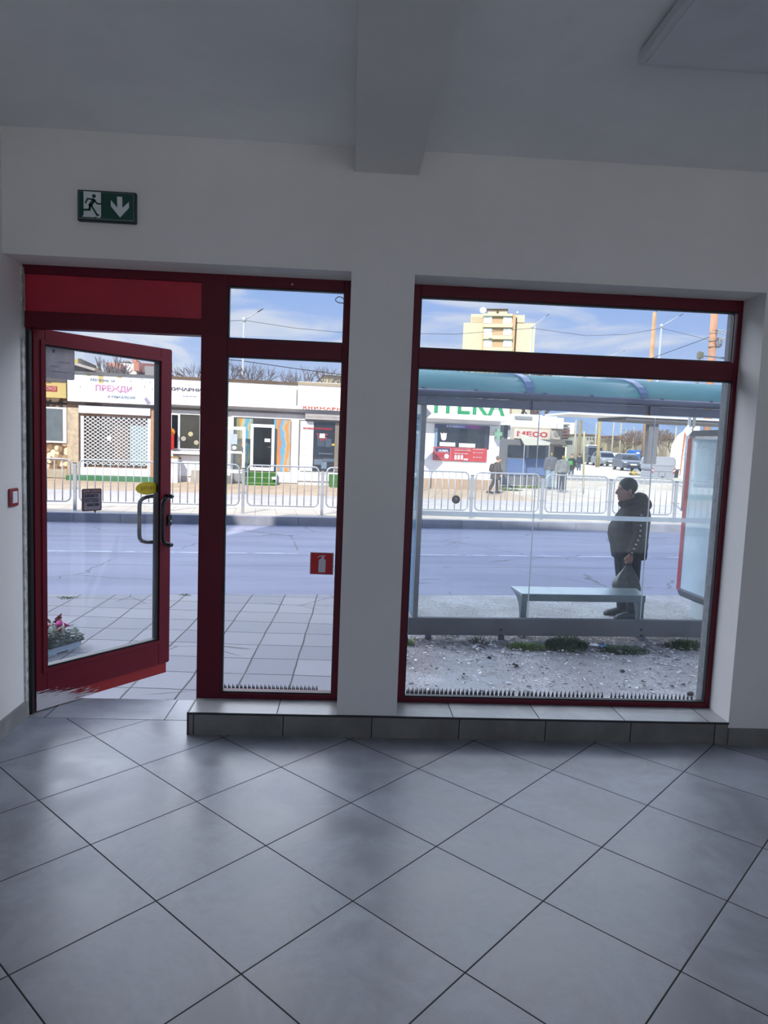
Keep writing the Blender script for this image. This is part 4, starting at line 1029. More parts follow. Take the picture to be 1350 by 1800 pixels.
# ================================================================== guard rail along the far kerb
FZ = -.31; vF = 17.2
GALV = mat('galvanised_steel', (.80, .82, .845), .5, metal=.25, var=.1, scale=3)
p0 = ST.at(427, 880, vF).x; pitch = (ST.at(566, 880, vF).x - p0)
zt = ST.at(500, 819.5, vF).z; zb = ST.at(500, 889.5, vF).z
def seen(k): return -7 <= k <= 6
RAILNAMES = {}
post0 = panel0 = None
LB_POST = lambda k: 'guard rail post on the far pavement, number %d counted from the left' % (k+8)
ordw = ['first', 'second', 'third', 'fourth', 'fifth', 'sixth', 'seventh', 'eighth', 'ninth', 'tenth', 'eleventh', 'twelfth', 'thirteenth', 'fourteenth', 'fifteenth']
for k in range(-6, 7):
    u = p0 + pitch*k; i = k+6
    lab = '%s grey guard rail post from the left, on the kerb across the road' % ordw[i]
    if post0 is None:
        post0 = thing('rail_post', lab, 'post', (u, vF, FZ), 0, 'guard rail posts across the road', ST)
        MB().bx(u-.035, u+.035, vF-.035, vF+.035, FZ-.05, zt-.09).build('post_body', GALV, post0, ST, bev=.006)
        MB().bx(u-.037, u+.037, vF-.037, vF+.037, zt-.09, zt-.07).build('post_cap', mat('dark_cap', (.16, .16, .17), .5), post0, ST)
        MB().bx(u-.09, u+.09, vF-.07, vF+.07, FZ-.02, FZ+.012).build('base_plate', GALV, post0, ST)
        for z in (zb+.30, zt-.16): MB().bx(u-.12, u+.12, vF-.012, vF+.012, z-.012, z+.012).build('clamp', GALV, post0, ST)
    else:
        dup(post0, ST.M @ Matrix.Translation((u, vF, FZ)), lab)
    if k == 6: continue
    a, b = u+.10, u+pitch-.10
    lab = '%s guard rail panel from the left, on the kerb across the road' % ordw[i]
    if panel0 is None:
        panel0 = thing('guard_rail', lab, 'guard rail', (u, vF, FZ), 0, 'guard rail panels across the road', ST)
        pts = [(x, vF, z) for x, z in rrect(a, b, zb, zt, .12, 5)]
        MB().tube(pts, .020, 8, closed=True).build('rail_frame', GALV, panel0, ST, True)
        for j in range(9):
            x = a + (b-a)*(j+1)/10; MB().tube([(x, vF, zb), (x, vF, zt)], .0125, 6).build('bar', GALV, panel0, ST, True)
    else:
        dup(panel0, ST.M @ Matrix.Translation((u, vF, FZ)), lab)
# ================================================================== the row of shops across the road
VW, VF_ = 26.3, 25.92        # shop walls and the fascia boards that stand out in front
def P(name, x0, y0, x1, y1, v, mt, par, d=.06, **kw):
    a, b, c, e = ST.rect(x0, y0, x1, y1, v)
    return MB().bx(a, b, v-.0, v+d, c, e).build(name, mt, par, ST, **kw)
def shop(name, label, px):
    q = ST.at(px, 845, VW); return thing(name, label, 'shop', (q.x, VW, -.3), 0, 'row of shops across the road', ST)
WHW = mat('white_render', (.86, .86, .85), .85, var=.04); GREYB = mat('grey_soffit', (.55, .53, .51), .85)
PVC = mat('white_pvc', (.90, .90, .91), .4, var=.03)
DGL = mat('dark_shop_glass', (.16, .18, .20), .12, var=.3, scale=.8)
GRN = mat('green_carpet', (.28, .52, .20), .95, var=.12, scale=30); GRND = mat('green_plinth_paint', (.25, .55, .33), .7, var=.08)
def shopshell(par, x0, x1, ytop, wallmt, name='wall', d=3.0):
    a = ST.at(x0, 780, VW).x; b = ST.at(x1, 780, VW).x; z = ST.at((x0+x1)/2, ytop, VW).z
    MB().bx(a, b, VW, VW+d, -.6, z).build(name, wallmt, par, ST)
    return a, b, z
def fascia(par, x0, y0, x1, y1, mt, v=VF_, cap=(.34, .34, .33)):
    a, b, c, e = ST.rect(x0, y0, x1, y1, v)
    o = MB().bx(a, b, v, VW+.02, c, e).build('fascia_board', mt, par, ST)
    MB().bx(a, b, v-.03, VW+.5, e, e+.10).build('roof_edge', mat('roof_edge'+str(x0), cap, .8), par, ST)
    return o
def T(s, x0, x1, y0, y1, v, mt, par, **kw):
    kw.setdefault('depth', .012)
    return tx(s, x0, x1, y0, y1, ST, v-.001, mt, par, **kw)
# --- A: snack shop at the far left
def pebble():
    mt, t, p = base('pebble_dash'); v = t.obj()
    vo = t.new('ShaderNodeTexVoronoi'); vo.inputs['Scale'].default_value = 7; t.l.new(v, vo.inputs['Vector'])
    X, Y, Z = t.xyz(vo.outputs['Color'])
    c = t.mix(t.ramp(X, .2, .8), lin((.50, .40, .30)), lin((.86, .78, .66)))
    t.l.new(t.mix(t.ramp(vo.outputs['Distance'], .5, .75), c, lin((.36, .28, .2))), p.inputs['Base Color']); p.inputs['Roughness'].default_value = .95
    b = t.new('ShaderNodeBump'); b.inputs['Strength'].default_value = .8; t.l.new(vo.outputs['Distance'], b.inputs['Height']); t.l.new(b.outputs[0], p.inputs['Normal'])
    return mt
PEB = pebble()
s = shop('shop_building', 'pebble dashed shop with yellow fascia and grey window at the far left', 80)
shopshell(s, -120, 118, 670, PEB)
fascia(s, -120, 660, 116, 700, mat('fascia_yellow', (.93, .83, .52), .6, var=.08, scale=1.2), cap=(.4, .4, .4))
rl_ = P('red_label', 60, 677, 100, 688, VF_-.02, mat('label_red', (.82, .22, .20), .6), s, .02)
T('ГАСКО', 70, 98, 679, 686, VF_-.02, mat('letter_pale', (.92, .80, .76), .6), rl_, bold=.02)
T('ВКУСНО', 74, 90, 669, 674, VF_, mat('letter_olive', (.45, .40, .26), .6), s)
wf_ = P('window_frame', 40, 713, 117, 779, VW-.05, PVC, s)
P('pane', 42, 716, 110, 775, VW-.07, mat('blind_grey', (.50, .55, .58), .3, var=.1), wf_)
P('shade_strip', -120, 701, 117, 708, VW-.05, mat('fascia_shade', (.30, .26, .22), .9, var=.3, scale=8), s)  # dark strip, the shade under the fascia painted on
P('stone_base', -120, 818, 118, 840, VW-.12, mat('stone_blocks', (.84, .78, .68), .9, var=.1, scale=4), s, .12)
# --- B: yarn shop
BRK = mat('orange_brick', (.86, .66, .50), .9, var=.15, scale=12)
s = shop('shop_building', 'yarn shop with pale blue sign and white lattice shutter', 200)
a, b, z = shopshell(s, 118, 284, 656, BRK)
fb = fascia(s, 118.5, 657, 279, 712, mat('fascia_pale_blue', (.93, .97, .985), .5, var=.03), cap=(.45, .46, .46))
YB = mat('sign_yellow', (.94, .86, .55), .5)
for x0, y0, x1, y1 in ((173, 659, 182, 674), (153, 658, 160, 661), (206, 661, 214, 665), (226, 662, 262, 664)): P('yellow_patch', x0, y0, x1, y1, VF_-.004, YB, fb, .01)
PINK = mat('letter_pink', (.90, .62, .80), .5); SCR = mat('letter_grey_blue', (.50, .56, .66), .5)
T('Магазин за', 158, 202, 664, 672, VF_, SCR, fb, shear=.35)
T('ПРЕЖДИ', 168, 232, 676, 692, VF_, PINK, fb, bold=.035)
T('и кинкалерия', 189, 238, 694.5, 703.5, VF_, SCR, fb, shear=.35)
q0, q1 = ST.at(253, 699, VF_-.01), ST.at(263, 711, VF_-.01)
MB().prism([(q0.x, q0.z-.05), (q0.x+.08, q0.z+.03), (q1.x+.06, q1.z+.04), (q1.x-.08, q1.z+.0)], VF_-.012, VF_-.002).build('yarn_symbol', mat('symbol_mauve', (.72, .66, .80), .5), s, ST)
for x_, y_ in ((141, 680), (250, 667), (264, 672), (254, 680), (268, 684), (230, 670)):
    q = ST.at(x_, y_, VF_-.006); MB().lathe([(.001, 0), (.03, 0), (.03, -.006), (.001, -.006)], (q.x, VF_, q.z), 10, 'Y').build('dot', mat('symbol_blue', (.70, .78, .88), .5), s, ST)
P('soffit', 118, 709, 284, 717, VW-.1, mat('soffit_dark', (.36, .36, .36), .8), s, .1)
P('brick_pier', 118, 716, 138, 836, VW-.16, mat('pier_stone', (.90, .82, .70), .9, var=.2, scale=9), s, .16)
P('brick_pier', 265, 718, 284, 840, VW-.16, BRK, s, .16)
P('shutter_box', 138, 712, 264, 731, VW-.22, PVC, s, .22, bev=.01)
ga, gb_, gc, ge = ST.rect(145, 731, 262, 820, VW-.12)
P('shop_glass', 145, 731, 262, 822, VW-.03, mat('warm_dark_glass', (.33, .29, .25), .25, var=.35, scale=1.5), s, .02)
P('poster', 229, 748, 258, 817, VW-.06, mat('poster_pale_cyan', (.76, .90, .93), .5), s, .02)
P('dark_jamb', 163, 733, 173, 812, VW-.05, mat('brown_jamb', (.24, .19, .16), .6), s, .02)
P('note', 188.5, 766, 195, 775, VW-.07, PVC, s, .02); P('brown_panel', 200, 748, 226, 820, VW-.045, mat('brown_door', (.50, .40, .31), .6), s, .02)
lat = MB(); nd = 13; W_, H_ = gb_-ga, ge-gc; st_ = W_/nd
def clipbar(x0, z0, dx, dz):
    # a diagonal bar clipped to the grille rectangle
    t0, t1 = 0., 1e9
    for p, d, lo, hi in ((x0, dx, ga, gb_), (z0, dz, gc, ge)):
        ta, tb = sorted(((lo-p)/d, (hi-p)/d)); t0, t1 = max(t0, ta), min(t1, tb)
    if t1-t0 < .05: return
    A, B = Vector((x0+dx*t0, VW-.12, z0+dz*t0)), Vector((x0+dx*t1, VW-.12, z0+dz*t1))
    lat.tube([A, B], .011, 4)
sl = .74
for k in range(-14, 30):
    clipbar(ga+st_*k - 40*1.0, gc - 40*sl, 1., sl); clipbar(ga+st_*k + 40*1.0, gc - 40*sl, -1., sl)
lat.build('lattice_grille', PVC, s, ST)
for x_ in (145, 262): 
    q = ST.at(x_, 775, VW-.12).x; MB().bx(q-.05, q+.05, VW-.16, VW-.05, gc-.1, ge).build('guide_rail', PVC, s, ST)
P('white_sill', 141, 821, 264, 838, VW-.15, PVC, s, .15)
a_, b_, c_, e_ = ST.rect(115.5, 836, 286, 847, VW-.75); MB().bx(a_, b_, VW-.75, VW, -.5, e_).build('plinth_step', GRND, s, ST)
# --- C: key cutter
s = shop('shop_building', 'key cutting shop with white fascia and white framed serving window', 330)
shopshell(s, 284, 396, 665, WHW)
fascia(s, 280, 665, 396, 715, mat('fascia_white', (.92, .91, .93), .5, var=.02), cap=(.50, .42, .34))
T('КИЧАРНИЦА', 298, 372, 680, 691, VF_, mat('letter_slate', (.36, .38, .46), .5), s, bold=.04)
T('нова визия', 322, 345, 695, 698.5, VF_, mat('letter_faint', (.74, .76, .82), .5), s)
P('soffit', 284, 715, 396, 724, VW-.06, GREYB, s, .06)
wf_ = P('window_frame', 296, 726, 366, 791, VW-.08, PVC, s, .08); P('pane', 302, 729, 312, 788, VW-.10, DGL, wf_, .03)
pn = P('pane', 316.5, 728, 350, 789, VW-.10, mat('grey_shop_glass', (.36, .36, .34), .15, var=.3, scale=1), wf_, .03)
for x_, y_, c in ((335, 763, (.88, .84, .66)), (322.5, 771, (.80, .78, .72)), (345, 778, (.82, .78, .66))):
    q = ST.at(x_, y_, VW-.11); MB().lathe([(.001, 0), (.085, 0), (.085, -.01), (.001, -.01)], (q.x, VW-.10, q.z), 18, 'Y').build('round_label', mat('label'+str(x_), c, .5), wf_, ST)
P('counter_shelf', 300, 793, 353, 799, VW-.35, PVC, s, .35); P('base_panel', 296, 800, 366, 838, VW-.05, PVC, s, .05)
for j in range(4):
    q = ST.at(317, 806+6.5*j, VW-.06); MB().lathe([(.001, 0), (.03, 0), (.03, -.01), (.001, -.01)], (q.x, VW-.05, q.z), 10, 'Y').build('vent_hole', mat('vent_dark', (.35, .37, .42), .6), s, ST)
rb = thing('snack_stand', 'red and orange display stand at the key shop window', 'stand', (ST.at(304, 788, VW-.3).x, VW-.3, .9), 0, None, ST)
a_, b_, c_, e_ = ST.rect(296, 759, 306, 790, VW-.3)
MB().bx(a_, b_, VW-.36, VW-.24, c_, e_).build('stand_body', mat('stand_red', (.86, .16, .16), .4), rb, ST); MB().lathe([(.001, -.06), (.13, -.06), (.13, .06), (.001, .06)], ((a_+b_)/2, VW-.3, e_), 16, 'Y').build('stand_top', mat('stand_orange', (.95, .60, .22), .4), rb, ST)
fz = thing('freezer', 'white chest freezer standing below the key shop window', 'freezer', (ST.at(305, 845, VW-.5).x, VW-.5, -.2), 0, None, ST)
a_, b_, c_, e_ = ST.rect(296, 805, 312, 846, VW-.6)
MB().bx(a_, b_, VW-.6, VW-.06, -.24, e_).build('freezer_body', PVC, fz, ST, bev=.03); MB().bx(a_-.01, b_+.01, VW-.61, VW-.06, e_, e_+.05).build('freezer_lid', mat('lid_tan', (.76, .66, .48), .5), fz, ST)
cs = thing('concrete_step', 'pale concrete step block by the key shop wall', 'step', (ST.at(345, 846, VW-.5).x, VW-.4, -.2), 0, None, ST)
a_, b_, c_, e_ = ST.rect(335, 834, 360, 848, VW-.5)
MB().bx(a_, b_, VW-.5, VW-.06, -.3, e_).bx(a_-.0, b_, VW-.25, VW-.06, e_, e_+.14).build('step_body', mat('step_concrete', (.80, .77, .72), .9), cs, ST)
# --- D: shop with the painted roller shutter
s = shop('shop_building', 'white shop with open white doors and orange and blue painted shutter', 460)
shopshell(s, 396, 523, 669, mat('grey_white_render', (.88, .865, .855), .85, var=.04))
fascia(s, 392, 670.5, 522.5, 719, mat('fascia_plain_white', (.90, .89, .88), .6, var=.02), cap=(.45, .36, .26))
P('soffit', 394, 719, 537, 729, VW-.05, GREYB, s, .05)
P('door_recess', 411, 733, 509, 829, VW-.02, mat('recess_dark', (.25, .25, .26), .6), s, .03)
def graf(name, cols):
    mt, t, p = base(name); v = t.new('ShaderNodeTexCoord').outputs['Generated']; X, Y, Z = t.xyz(v)
    n = t.math('ADD', t.math('MULTIPLY', X, 1.), t.math('MULTIPLY', t.math('SUBTRACT', t.noise(t.mapping(v, (1, 0, 1.4)), 2.2, 3), .5), .7))
    r = t.new('ShaderNodeValToRGB'); r.color_ramp.interpolation = 'CONSTANT'
    e = r.color_ramp.elements
    while len(e) > 1: e.remove(e[-1])
    e[0].position = 0; e[0].color = (*[x*.6 for x in lin(cols[0][1])], 1)
    for ps, c in cols[1:]: k = e.new(ps); k.color = (*[x*.6 for x in lin(c)], 1)
    t.l.new(n, r.inputs[0]); sl_ = t.math('FRACT', t.math('MULTIPLY', Z, 26))
    t.l.new(t.mix(t.ramp(sl_, .80, .95, 0, .45), r.outputs[0], lin((.4, .38, .36))), p.inputs['Base Color']); p.inputs['Roughness'].default_value = .6
    return mt
OG, BL, GY2 = (.93, .62, .20), (.42, .72, .88), (.78, .74, .66)
P('painted_shutter', 482, 737, 509, 829, VW-.07, graf('shutter_paint', [(0, BL), (.16, OG), (.30, (.86, .56, .34)), (.42, BL), (.60, GY2), (.72, OG), (.90, GY2)]), s, .05)
P('painted_panel', 416, 735, 443, 829, VW-.05, graf('panel_paint', [(0, (.60, .62, .40)), (.2, OG), (.34, (.80, .82, .62)), (.55, BL), (.72, (.80, .80, .62)), (.86, (.55, .72, .66))]), s, .03)
def glazed_door(px, label, v=VW-.25):
    dr = thing('shop_door', label, 'door', (ST.at((px[0]+px[2])/2, px[3], v).x, v, -.05), 0, None, ST)
    a_, b_, c_, e_ = ST.rect(*px, v); mb = MB(); ring_frame(mb, a_, b_, c_, e_, v-.03, v+.03, .10, .10, .12, .11); mb.build('door_frame', PVC, dr, ST)
    return dr, a_, b_, c_, e_, v
dr, a_, b_, c_, e_, v_ = glazed_door((441, 745, 481, 828), 'white door with dark glass above the green carpeted steps')
MB().bx(a_+.09, b_-.09, v_-.005, v_+.005, c_+.11, e_-.1).build('pane', mat('door_dark_glass', (.10, .11, .11), .1), dr, ST)
q = ST.at(470, 774, v_); MB().bx(q.x-.10, q.x+.10, v_-.02, v_-.008, q.z-.06, q.z+.06).build('note', PVC, dr, ST)
q = ST.at(474, 786, v_); MB().bx(q.x-.07, q.x+.05, v_-.07, v_-.03, q.z-.012, q.z+.012).build('handle', mat('steel', (.6, .6, .6), .3, metal=.9), dr, ST)
dr, a_, b_, c_, e_, v_ = glazed_door((392, 749, 430, 832), 'white glazed door standing open to the left of the green steps', VW-.55)
q = ST.at(410, 795, v_); MB().bx(a_+.09, b_-.09, v_-.02, v_+.02, q.z-.04, q.z+.04).build('mid_rail', PVC, dr, ST)
MB().bx(a_+.09, b_-.09, v_-.005, v_+.005, c_+.11, e_-.1).build('pane', glassm('shop_door_glass', (.9, .93, .94), haze=.12), dr, ST)
q = ST.at(411, 772, v_); MB().bx(q.x-.12, q.x+.12, v_-.02, v_-.008, q.z-.18, q.z+.18).build('notice', mat('notice_white', (.84, .90, .95), .5), dr, ST)
q = ST.at(412, 787, v_); MB().lathe([(.001, 0), (.07, 0), (.07, -.01), (.001, -.01)], (q.x, v_-.008, q.z), 16, 'Y').build('round_label', PVC, dr, ST)
q = ST.at(426, 790, v_); MB().bx(q.x-.012, q.x+.012, v_-.07, v_-.03, q.z-.10, q.z+.10).build('handle', MATS['steel'], dr, ST)
sp_ = thing('carpeted_steps', 'three green carpeted steps below the open white doors', 'steps', (ST.at(460, 850, VW-.5).x, VW-.5, -.25), 0, None, ST)
a_, b_ = ST.at(431, 840, VW-.6).x, ST.at(486, 840, VW-.6).x
zt_ = ST.at(458, 829.5, VW-.1).z; zb_ = -.26
for i in range(3):
    MB().bx(a_, b_, VW-.75+.24*i, VW-.02, zb_+(zt_-zb_)*i/3 - .1*(i == 0), zb_+(zt_-zb_)*(i+1)/3).build('tread', GRN, sp_, ST)
    MB().bx(a_, b_, VW-.755+.24*i, VW-.71+.24*i, zb_+(zt_-zb_)*(i+1)/3-.012, zb_+(zt_-zb_)*(i+1)/3+.012).build('lit_tread_edge', mat('carpet_lit_edge', (.66, .76, .48), .9), sp_, ST)  # paler strips, sunlight on the treads put into the colour
P('fallen_paper', 478, 838, 486, 843, VW-.62, PVC, sp_, .01)
P('base_wall', 487, 829, 523, 849, VW-.06, WHW, s, .06)
bk = thing('concrete_block', 'low grey concrete block beside the left white door', 'block', (ST.at(403, 846, VW-.5).x, VW-.4, -.2), 0, None, ST)
a_, b_, c_, e_ = ST.rect(394, 837, 408, 848, VW-.5); MB().bx(a_, b_, VW-.5, VW-.1, -.3, e_).build('block_body', mat('block_grey', (.62, .60, .58), .9), bk, ST, bev=.02)
# --- E: bookshop
s = shop('shop_building', 'bookshop with white fascia, red lettering and dark window', 580)
shopshell(s, 523, 706, 675, WHW)
fascia(s, 522.8, 676, 700, 727, mat('fascia_bright_white', (.93, .92, .92), .5, var=.02), cap=(.78, .72, .60))
ORG = mat('letter_orange_red', (.90, .42, .28), .5); RED = mat('letter_red', (.88, .12, .16), .5)
T('КНИЖАРНИЦА', 532.5, 629, 713.5, 724, VF_, ORG, s, bold=.05, space=1.25)
P('sign_joint', 521.5, 685, 522.5, 713, VF_-.01, mat('joint_grey', (.45, .44, .44), .6), s, .02)
P('awning_box', 537, 727, 618, 740, VW-.30, mat('awning_white', (.80, .77, .76), .6), s, .30)
T('книги  учебници  игри  подаръци', 541, 601, 732, 735, VW-.30, mat('letter_brown', (.45, .36, .36), .6), s)
P('shopfront_frame', 526, 738, 660, 829, VW-.04, mat('front_frame_grey', (.50, .50, .50), .5), s, .04)
P('poster', 528.5, 740, 549, 828, VW-.07, PVC, s, .03)
for j, y_ in enumerate((783, 788, 792, 800, 812, 816)): P('print_line', 530+(j % 2)*2, y_, 544-(j*3) % 5, y_+.9, VW-.075, mat('print_grey', (.70, .72, .76), .6), s, .005)
P('pane', 550.5, 742, 589, 829, VW-.06, mat('blue_dark_glass', (.17, .20, .25), .12, var=.4, scale=1.4), s, .02)
P('pane', 594, 742, 650, 829, VW-.06, MATS['dark_shop_glass'], s, .02)
for k, (x0, y0, x1, y1, c) in enumerate(((552, 807, 567, 817, (.42, .50, .58)), (568, 806, 588, 812, (.36, .44, .52)), (560, 796, 585, 799, (.40, .46, .52)), (565, 812, 574, 824, (.48, .60, .70)), (580, 808, 588, 812, (.35, .55, .75)), (572, 771, 582, 786, (.30, .38, .46)), (558, 763, 570, 785, (.26, .32, .38)))):
    P('goods', x0, y0, x1, y1, VW-.066, mat('goods%d' % k, c, .5), s, .01)
T('КНИЖАРНИЦА', 533, 584, 750.5, 757, VW-.09, RED, s, bold=.03)
P('bear_label', 562, 762, 571, 770, VW-.075, PVC, s, .01)
for x_, y_ in ((558, 763), (560, 769), (574, 764), (573, 770), (564.5, 773), (569.5, 773)):
    q = ST.at(x_, y_, VW-.08); MB().lathe([(.001, 0), (.035, 0), (.035, -.006), (.001, -.006)], (q.x, VW-.075, q.z), 10, 'Y').build('red_dot', RED, s, ST)
q = ST.at(586.5, 782, VW-.08); MB().ell((q.x, VW-.08, q.z), (.085, .01, .045), 14, 6).build('yellow_oval', mat('oval_yellow', (.90, .82, .10), .5), s, ST)
P('door_post', 589.5, 742, 593.5, 829, VW-.10, mat('post_brass', (.60, .55, .48), .4), s, .05)
P('base_wall', 523, 829, 700, 850, VW-.06, WHW, s, .06)
sp_ = thing('carpeted_steps', 'green carpeted steps at the bookshop door, right of the window', 'steps', (ST.at(595, 850, VW-.5).x, VW-.5, -.25), 0, None, ST)
a_, b_ = ST.at(580.5, 840, VW-.6).x, ST.at(640, 840, VW-.6).x; zt_ = ST.at(600, 834, VW-.1).z
for i in range(3): MB().bx(a_, b_, VW-.75+.24*i, VW-.06, -.2+(zt_+.2)*i/3 - .15*(i == 0), -.2+(zt_+.2)*(i+1)/3).build('tread', GRN, sp_, ST)
# --- F: pharmacy behind the shelter
s = shop('shop_building', 'white pharmacy with green lettering and a red poster window', 810)
a = ST.at(706, 780, VW).x; b = ST.at(877, 800, VW).x; z = ST.at(800, 688, VW).z
MB().bx(a, b, VW, VW+5, -.6, z).build('wall', mat('pharmacy_white', (.93, .93, .93), .7, var=.02), s, ST)
a_, b_, c_, e_ = ST.rect(706, 686, 894, 741, VF_-.25); MB().bx(a_, b_, VF_-.25, VW+4, c_, e_).build('fascia_board', MATS['fascia_bright_white'], s, ST)
T('АПТЕКА', 709, 887, 690, 731.5, VF_-.25, mat('letter_green', (.20, .74, .46), .5), s, bold=.03, space=1.05)
P('soffit', 706, 741, 877, 748, VW-.04, mat('soffit_pale', (.66, .68, .68), .8), s, .04)
wg_ = P('window_glass', 765, 745.5, 859, 790, VW-.03, mat('pharmacy_glass', (.15, .18, .20), .15, var=.25, scale=2), s, .03)
def bandmat():
    mt, t, p = base('poster_band'); v = t.new('ShaderNodeTexCoord').outputs['Generated']; X, Y, Z = t.xyz(v)
    c = t.mix(t.ramp(X, .2, .45), lin((.10, .16, .34)), lin((.30, .40, .74))); c = t.mix(t.ramp(X, .5, .65), c, lin((.52, .16, .52))); c = t.mix(t.ramp(X, .75, .95), c, lin((.13, .12, .24)))
    t.l.new(c, p.inputs['Base Color']); p.inputs['Roughness'].default_value = .5
    return mt
P('poster_band', 765, 745, 859, 755, VW-.05, bandmat(), wg_, .02)
T('ХЮМЕКС', 784, 818, 747, 752, VW-.052, mat('letter_white', (.86, .88, .92), .5), s, bold=.02)
P('pale_strip', 765, 752, 768, 788, VW-.045, mat('strip_blue', (.62, .76, .92), .5), s, .02); P('purple_strip', 853, 752, 858, 789, VW-.045, mat('strip_purple', (.26, .24, .36), .5), s, .02)
rb2 = P('red_banner', 762, 785, 855, 812, VW-.06, mat('banner_red', (.93, .28, .29), .5, var=.03), s, .02)
P('banner_picture', 764, 786.5, 792, 807, VW-.066, mat('picture_edge', (.95, .62, .62), .5), rb2, .01)
P('banner_picture_top', 765, 787, 791, 795, VW-.07, mat('picture_navy', (.24, .24, .46), .5), rb2, .01)
P('banner_picture_low', 765, 795, 791, 806, VW-.07, mat('picture_red', (.86, .24, .28), .5), rb2, .01)
T('HUMEX', 771, 788, 790, 794.5, VW-.07, MATS['letter_white'], rb2, bold=.03)
q = ST.at(785, 802, VW-.08); MB().lathe([(.001, 0), (.09, 0), (.09, -.01), (.001, -.01)], (q.x, VW-.07, q.z), 18, 'Y').build('white_disc', MATS['letter_white'], rb2, ST)
T('БЪЛГАРСКИ', 799, 826, 787.5, 789.5, VW-.06, MATS['letter_white'], rb2); T('ХЮМЕКС ГРИП', 799, 827, 790.5, 793, VW-.06, MATS['letter_white'], rb2, bold=.03)
T('при простуда и грип', 799, 822, 796, 799.5, VW-.06, MATS['letter_white'], rb2)
for x_ in (801, 806.5, 812): P('capsule', x_-1.8, 800, x_+1.8, 808, VW-.066, MATS['letter_white'], rb2, .01, bev=.02)
P('capsule', 815, 806, 822.5, 809, VW-.066, MATS['letter_white'], rb2, .01)
for j, y_ in enumerate((789, 795, 803)):
    P('bullet', 832, y_, 834, y_+1.5, VW-.066, MATS['letter_white'], rb2, .008)
    T(('облекчава', 'без рецепта', 'попитайте')[j], 836, 851-2*j, y_-.3, y_+2.2, VW-.06, MATS['letter_white'], rb2)
for x0, y0, x1, y1 in ((773, 777, 800, 785), (807, 779, 835, 787)): P('paper', x0, y0, x1, y1, VW-.05, PVC, wg_, .01)
q = ST.at(780, 767, VW-.05); zz = .1
MB().prism([(q.x-.13, q.z+.14), (q.x-.09, q.z-.10), (q.x-.03, q.z-.15), (q.x+.05, q.z-.15), (q.x+.10, q.z-.09), (q.x+.11, q.z+.14), (q.x+.04, q.z+.10), (q.x, q.z+.15), (q.x-.04, q.z+.09)], VW-.05, VW-.035).build('window_emblem', PVC, wg_, ST)
P('plinth', 706, 839, 877, 870, VW-.05, mat('plinth_beige', (.86, .74, .62), .85), s, .05)
cr = thing('pharmacy_cross', 'green cross sign sticking out from the pharmacy corner', 'sign', (ST.at(875, 763, VW-.25).x, VW-.25, 2.0), 0, None, ST)
q = ST.at(875, 763, VW-.25); r = .068
MB().prism([(q.x-r, q.z+3*r), (q.x-r, q.z+r), (q.x-2.2*r, q.z+r), (q.x-2.2*r, q.z-r), (q.x-r, q.z-r), (q.x-r, q.z-3*r), (q.x+r, q.z-3*r), (q.x+r, q.z-r), (q.x+2.2*r, q.z-r), (q.x+2.2*r, q.z+r), (q.x+r, q.z+r), (q.x+r, q.z+3*r)], VW-.33, VW-.18).build('cross_body', mat('cross_green', (.62, .82, .70), .5), cr, ST)
MB().bx(q.x+.02, q.x+.08, VW-.20, VW+.01, q.z-.05, q.z+.05).build('bracket', mat('bracket_dark_green', (.16, .30, .22), .5), cr, ST)
ac = thing('air_conditioner', 'white framed air conditioner box on the pharmacy side wall', 'air conditioner', (ST.at(886, 763, VW+.1).x, VW+.1, 2.0), 0, None, ST)
a_, b_, c_, e_ = ST.rect(880.5, 747, 896, 773, VW+.05); MB().bx(a_, b_, VW+.05, VW+.5, c_, e_).build('case', mat('ac_grey', (.60, .63, .60), .6), ac, ST)
P('dark_louvre', 887, 747, 892, 771, VW+.03, mat('ac_dark', (.26, .28, .27), .6), ac, .03); P('light_louvre', 893, 756, 896, 772, VW+.03, PVC, ac, .03)
# a diamond road sign in front of the pharmacy whose shade falls on the white wall
sgx = ST.at(736.5, 760, 24.3).x
rsg = thing('road_sign', 'square road sign set on its corner on a pole before the pharmacy', 'road sign', (sgx, 24.3, -.2), 0, None, ST)
zc = 2.62
MB().prism([(sgx, zc+.42), (sgx+.42, zc), (sgx, zc-.42), (sgx-.42, zc)], 24.28, 24.30).build('plate', mat('sign_back', (.62, .64, .66), .5, metal=.3), rsg, ST)
MB().tube([(sgx, 24.33, -.3), (sgx, 24.33, zc+.3)], .03, 8).build('pole', GALV, rsg, ST, True)
# --- G: grey kiosk with blue panels
VK = 31.
s = thing('kiosk', 'grey kiosk with blue lower panels behind the pharmacy corner', 'kiosk', (ST.at(920, 840, VK).x, VK, -.2), 0, None, ST)
KG = mat('kiosk_grey', (.52, .52, .54), .7, var=.08)
a_, b_, c_, e_ = ST.rect(868, 771, 962, 842, VK); MB().bx(a_, b_, VK, VK+4, -.5, e_).build('body', KG, s, ST)
for x0, x1 in ((893.5, 926), (929, 958)): P('dark_window', x0, 782, x1, 804, VK-.05, DGL, s, .05)
for x0, x1 in ((892, 926), (927, 958)): P('blue_panel', x0, 806, x1, 836, VK-.05, mat('kiosk_blue', (.40, .53, .76), .6, var=.05), s, .05)
P('window_post', 926, 780, 929, 806, VK-.07, mat('post_pale_blue', (.62, .68, .76), .5), s, .05)
aw = thing('awning', 'cream canvas awning sloping over the kiosk front', 'awning', (ST.at(935, 775, VK-.6).x, VK-.6, 2.3), 0, None, ST)
A, B_, C_, D_ = ST.at(911, 762, VK), ST.at(968, 779, VK), ST.at(966, 783, VK-1.2), ST.at(922, 783, VK-1.2)
MB().rings([[A, B_, C_, D_], [p + Vector((0, 0, .03)) for p in (A, B_, C_, D_)]]).build('canvas', mat('canvas_cream', (.86, .83, .74), .9), aw, ST)
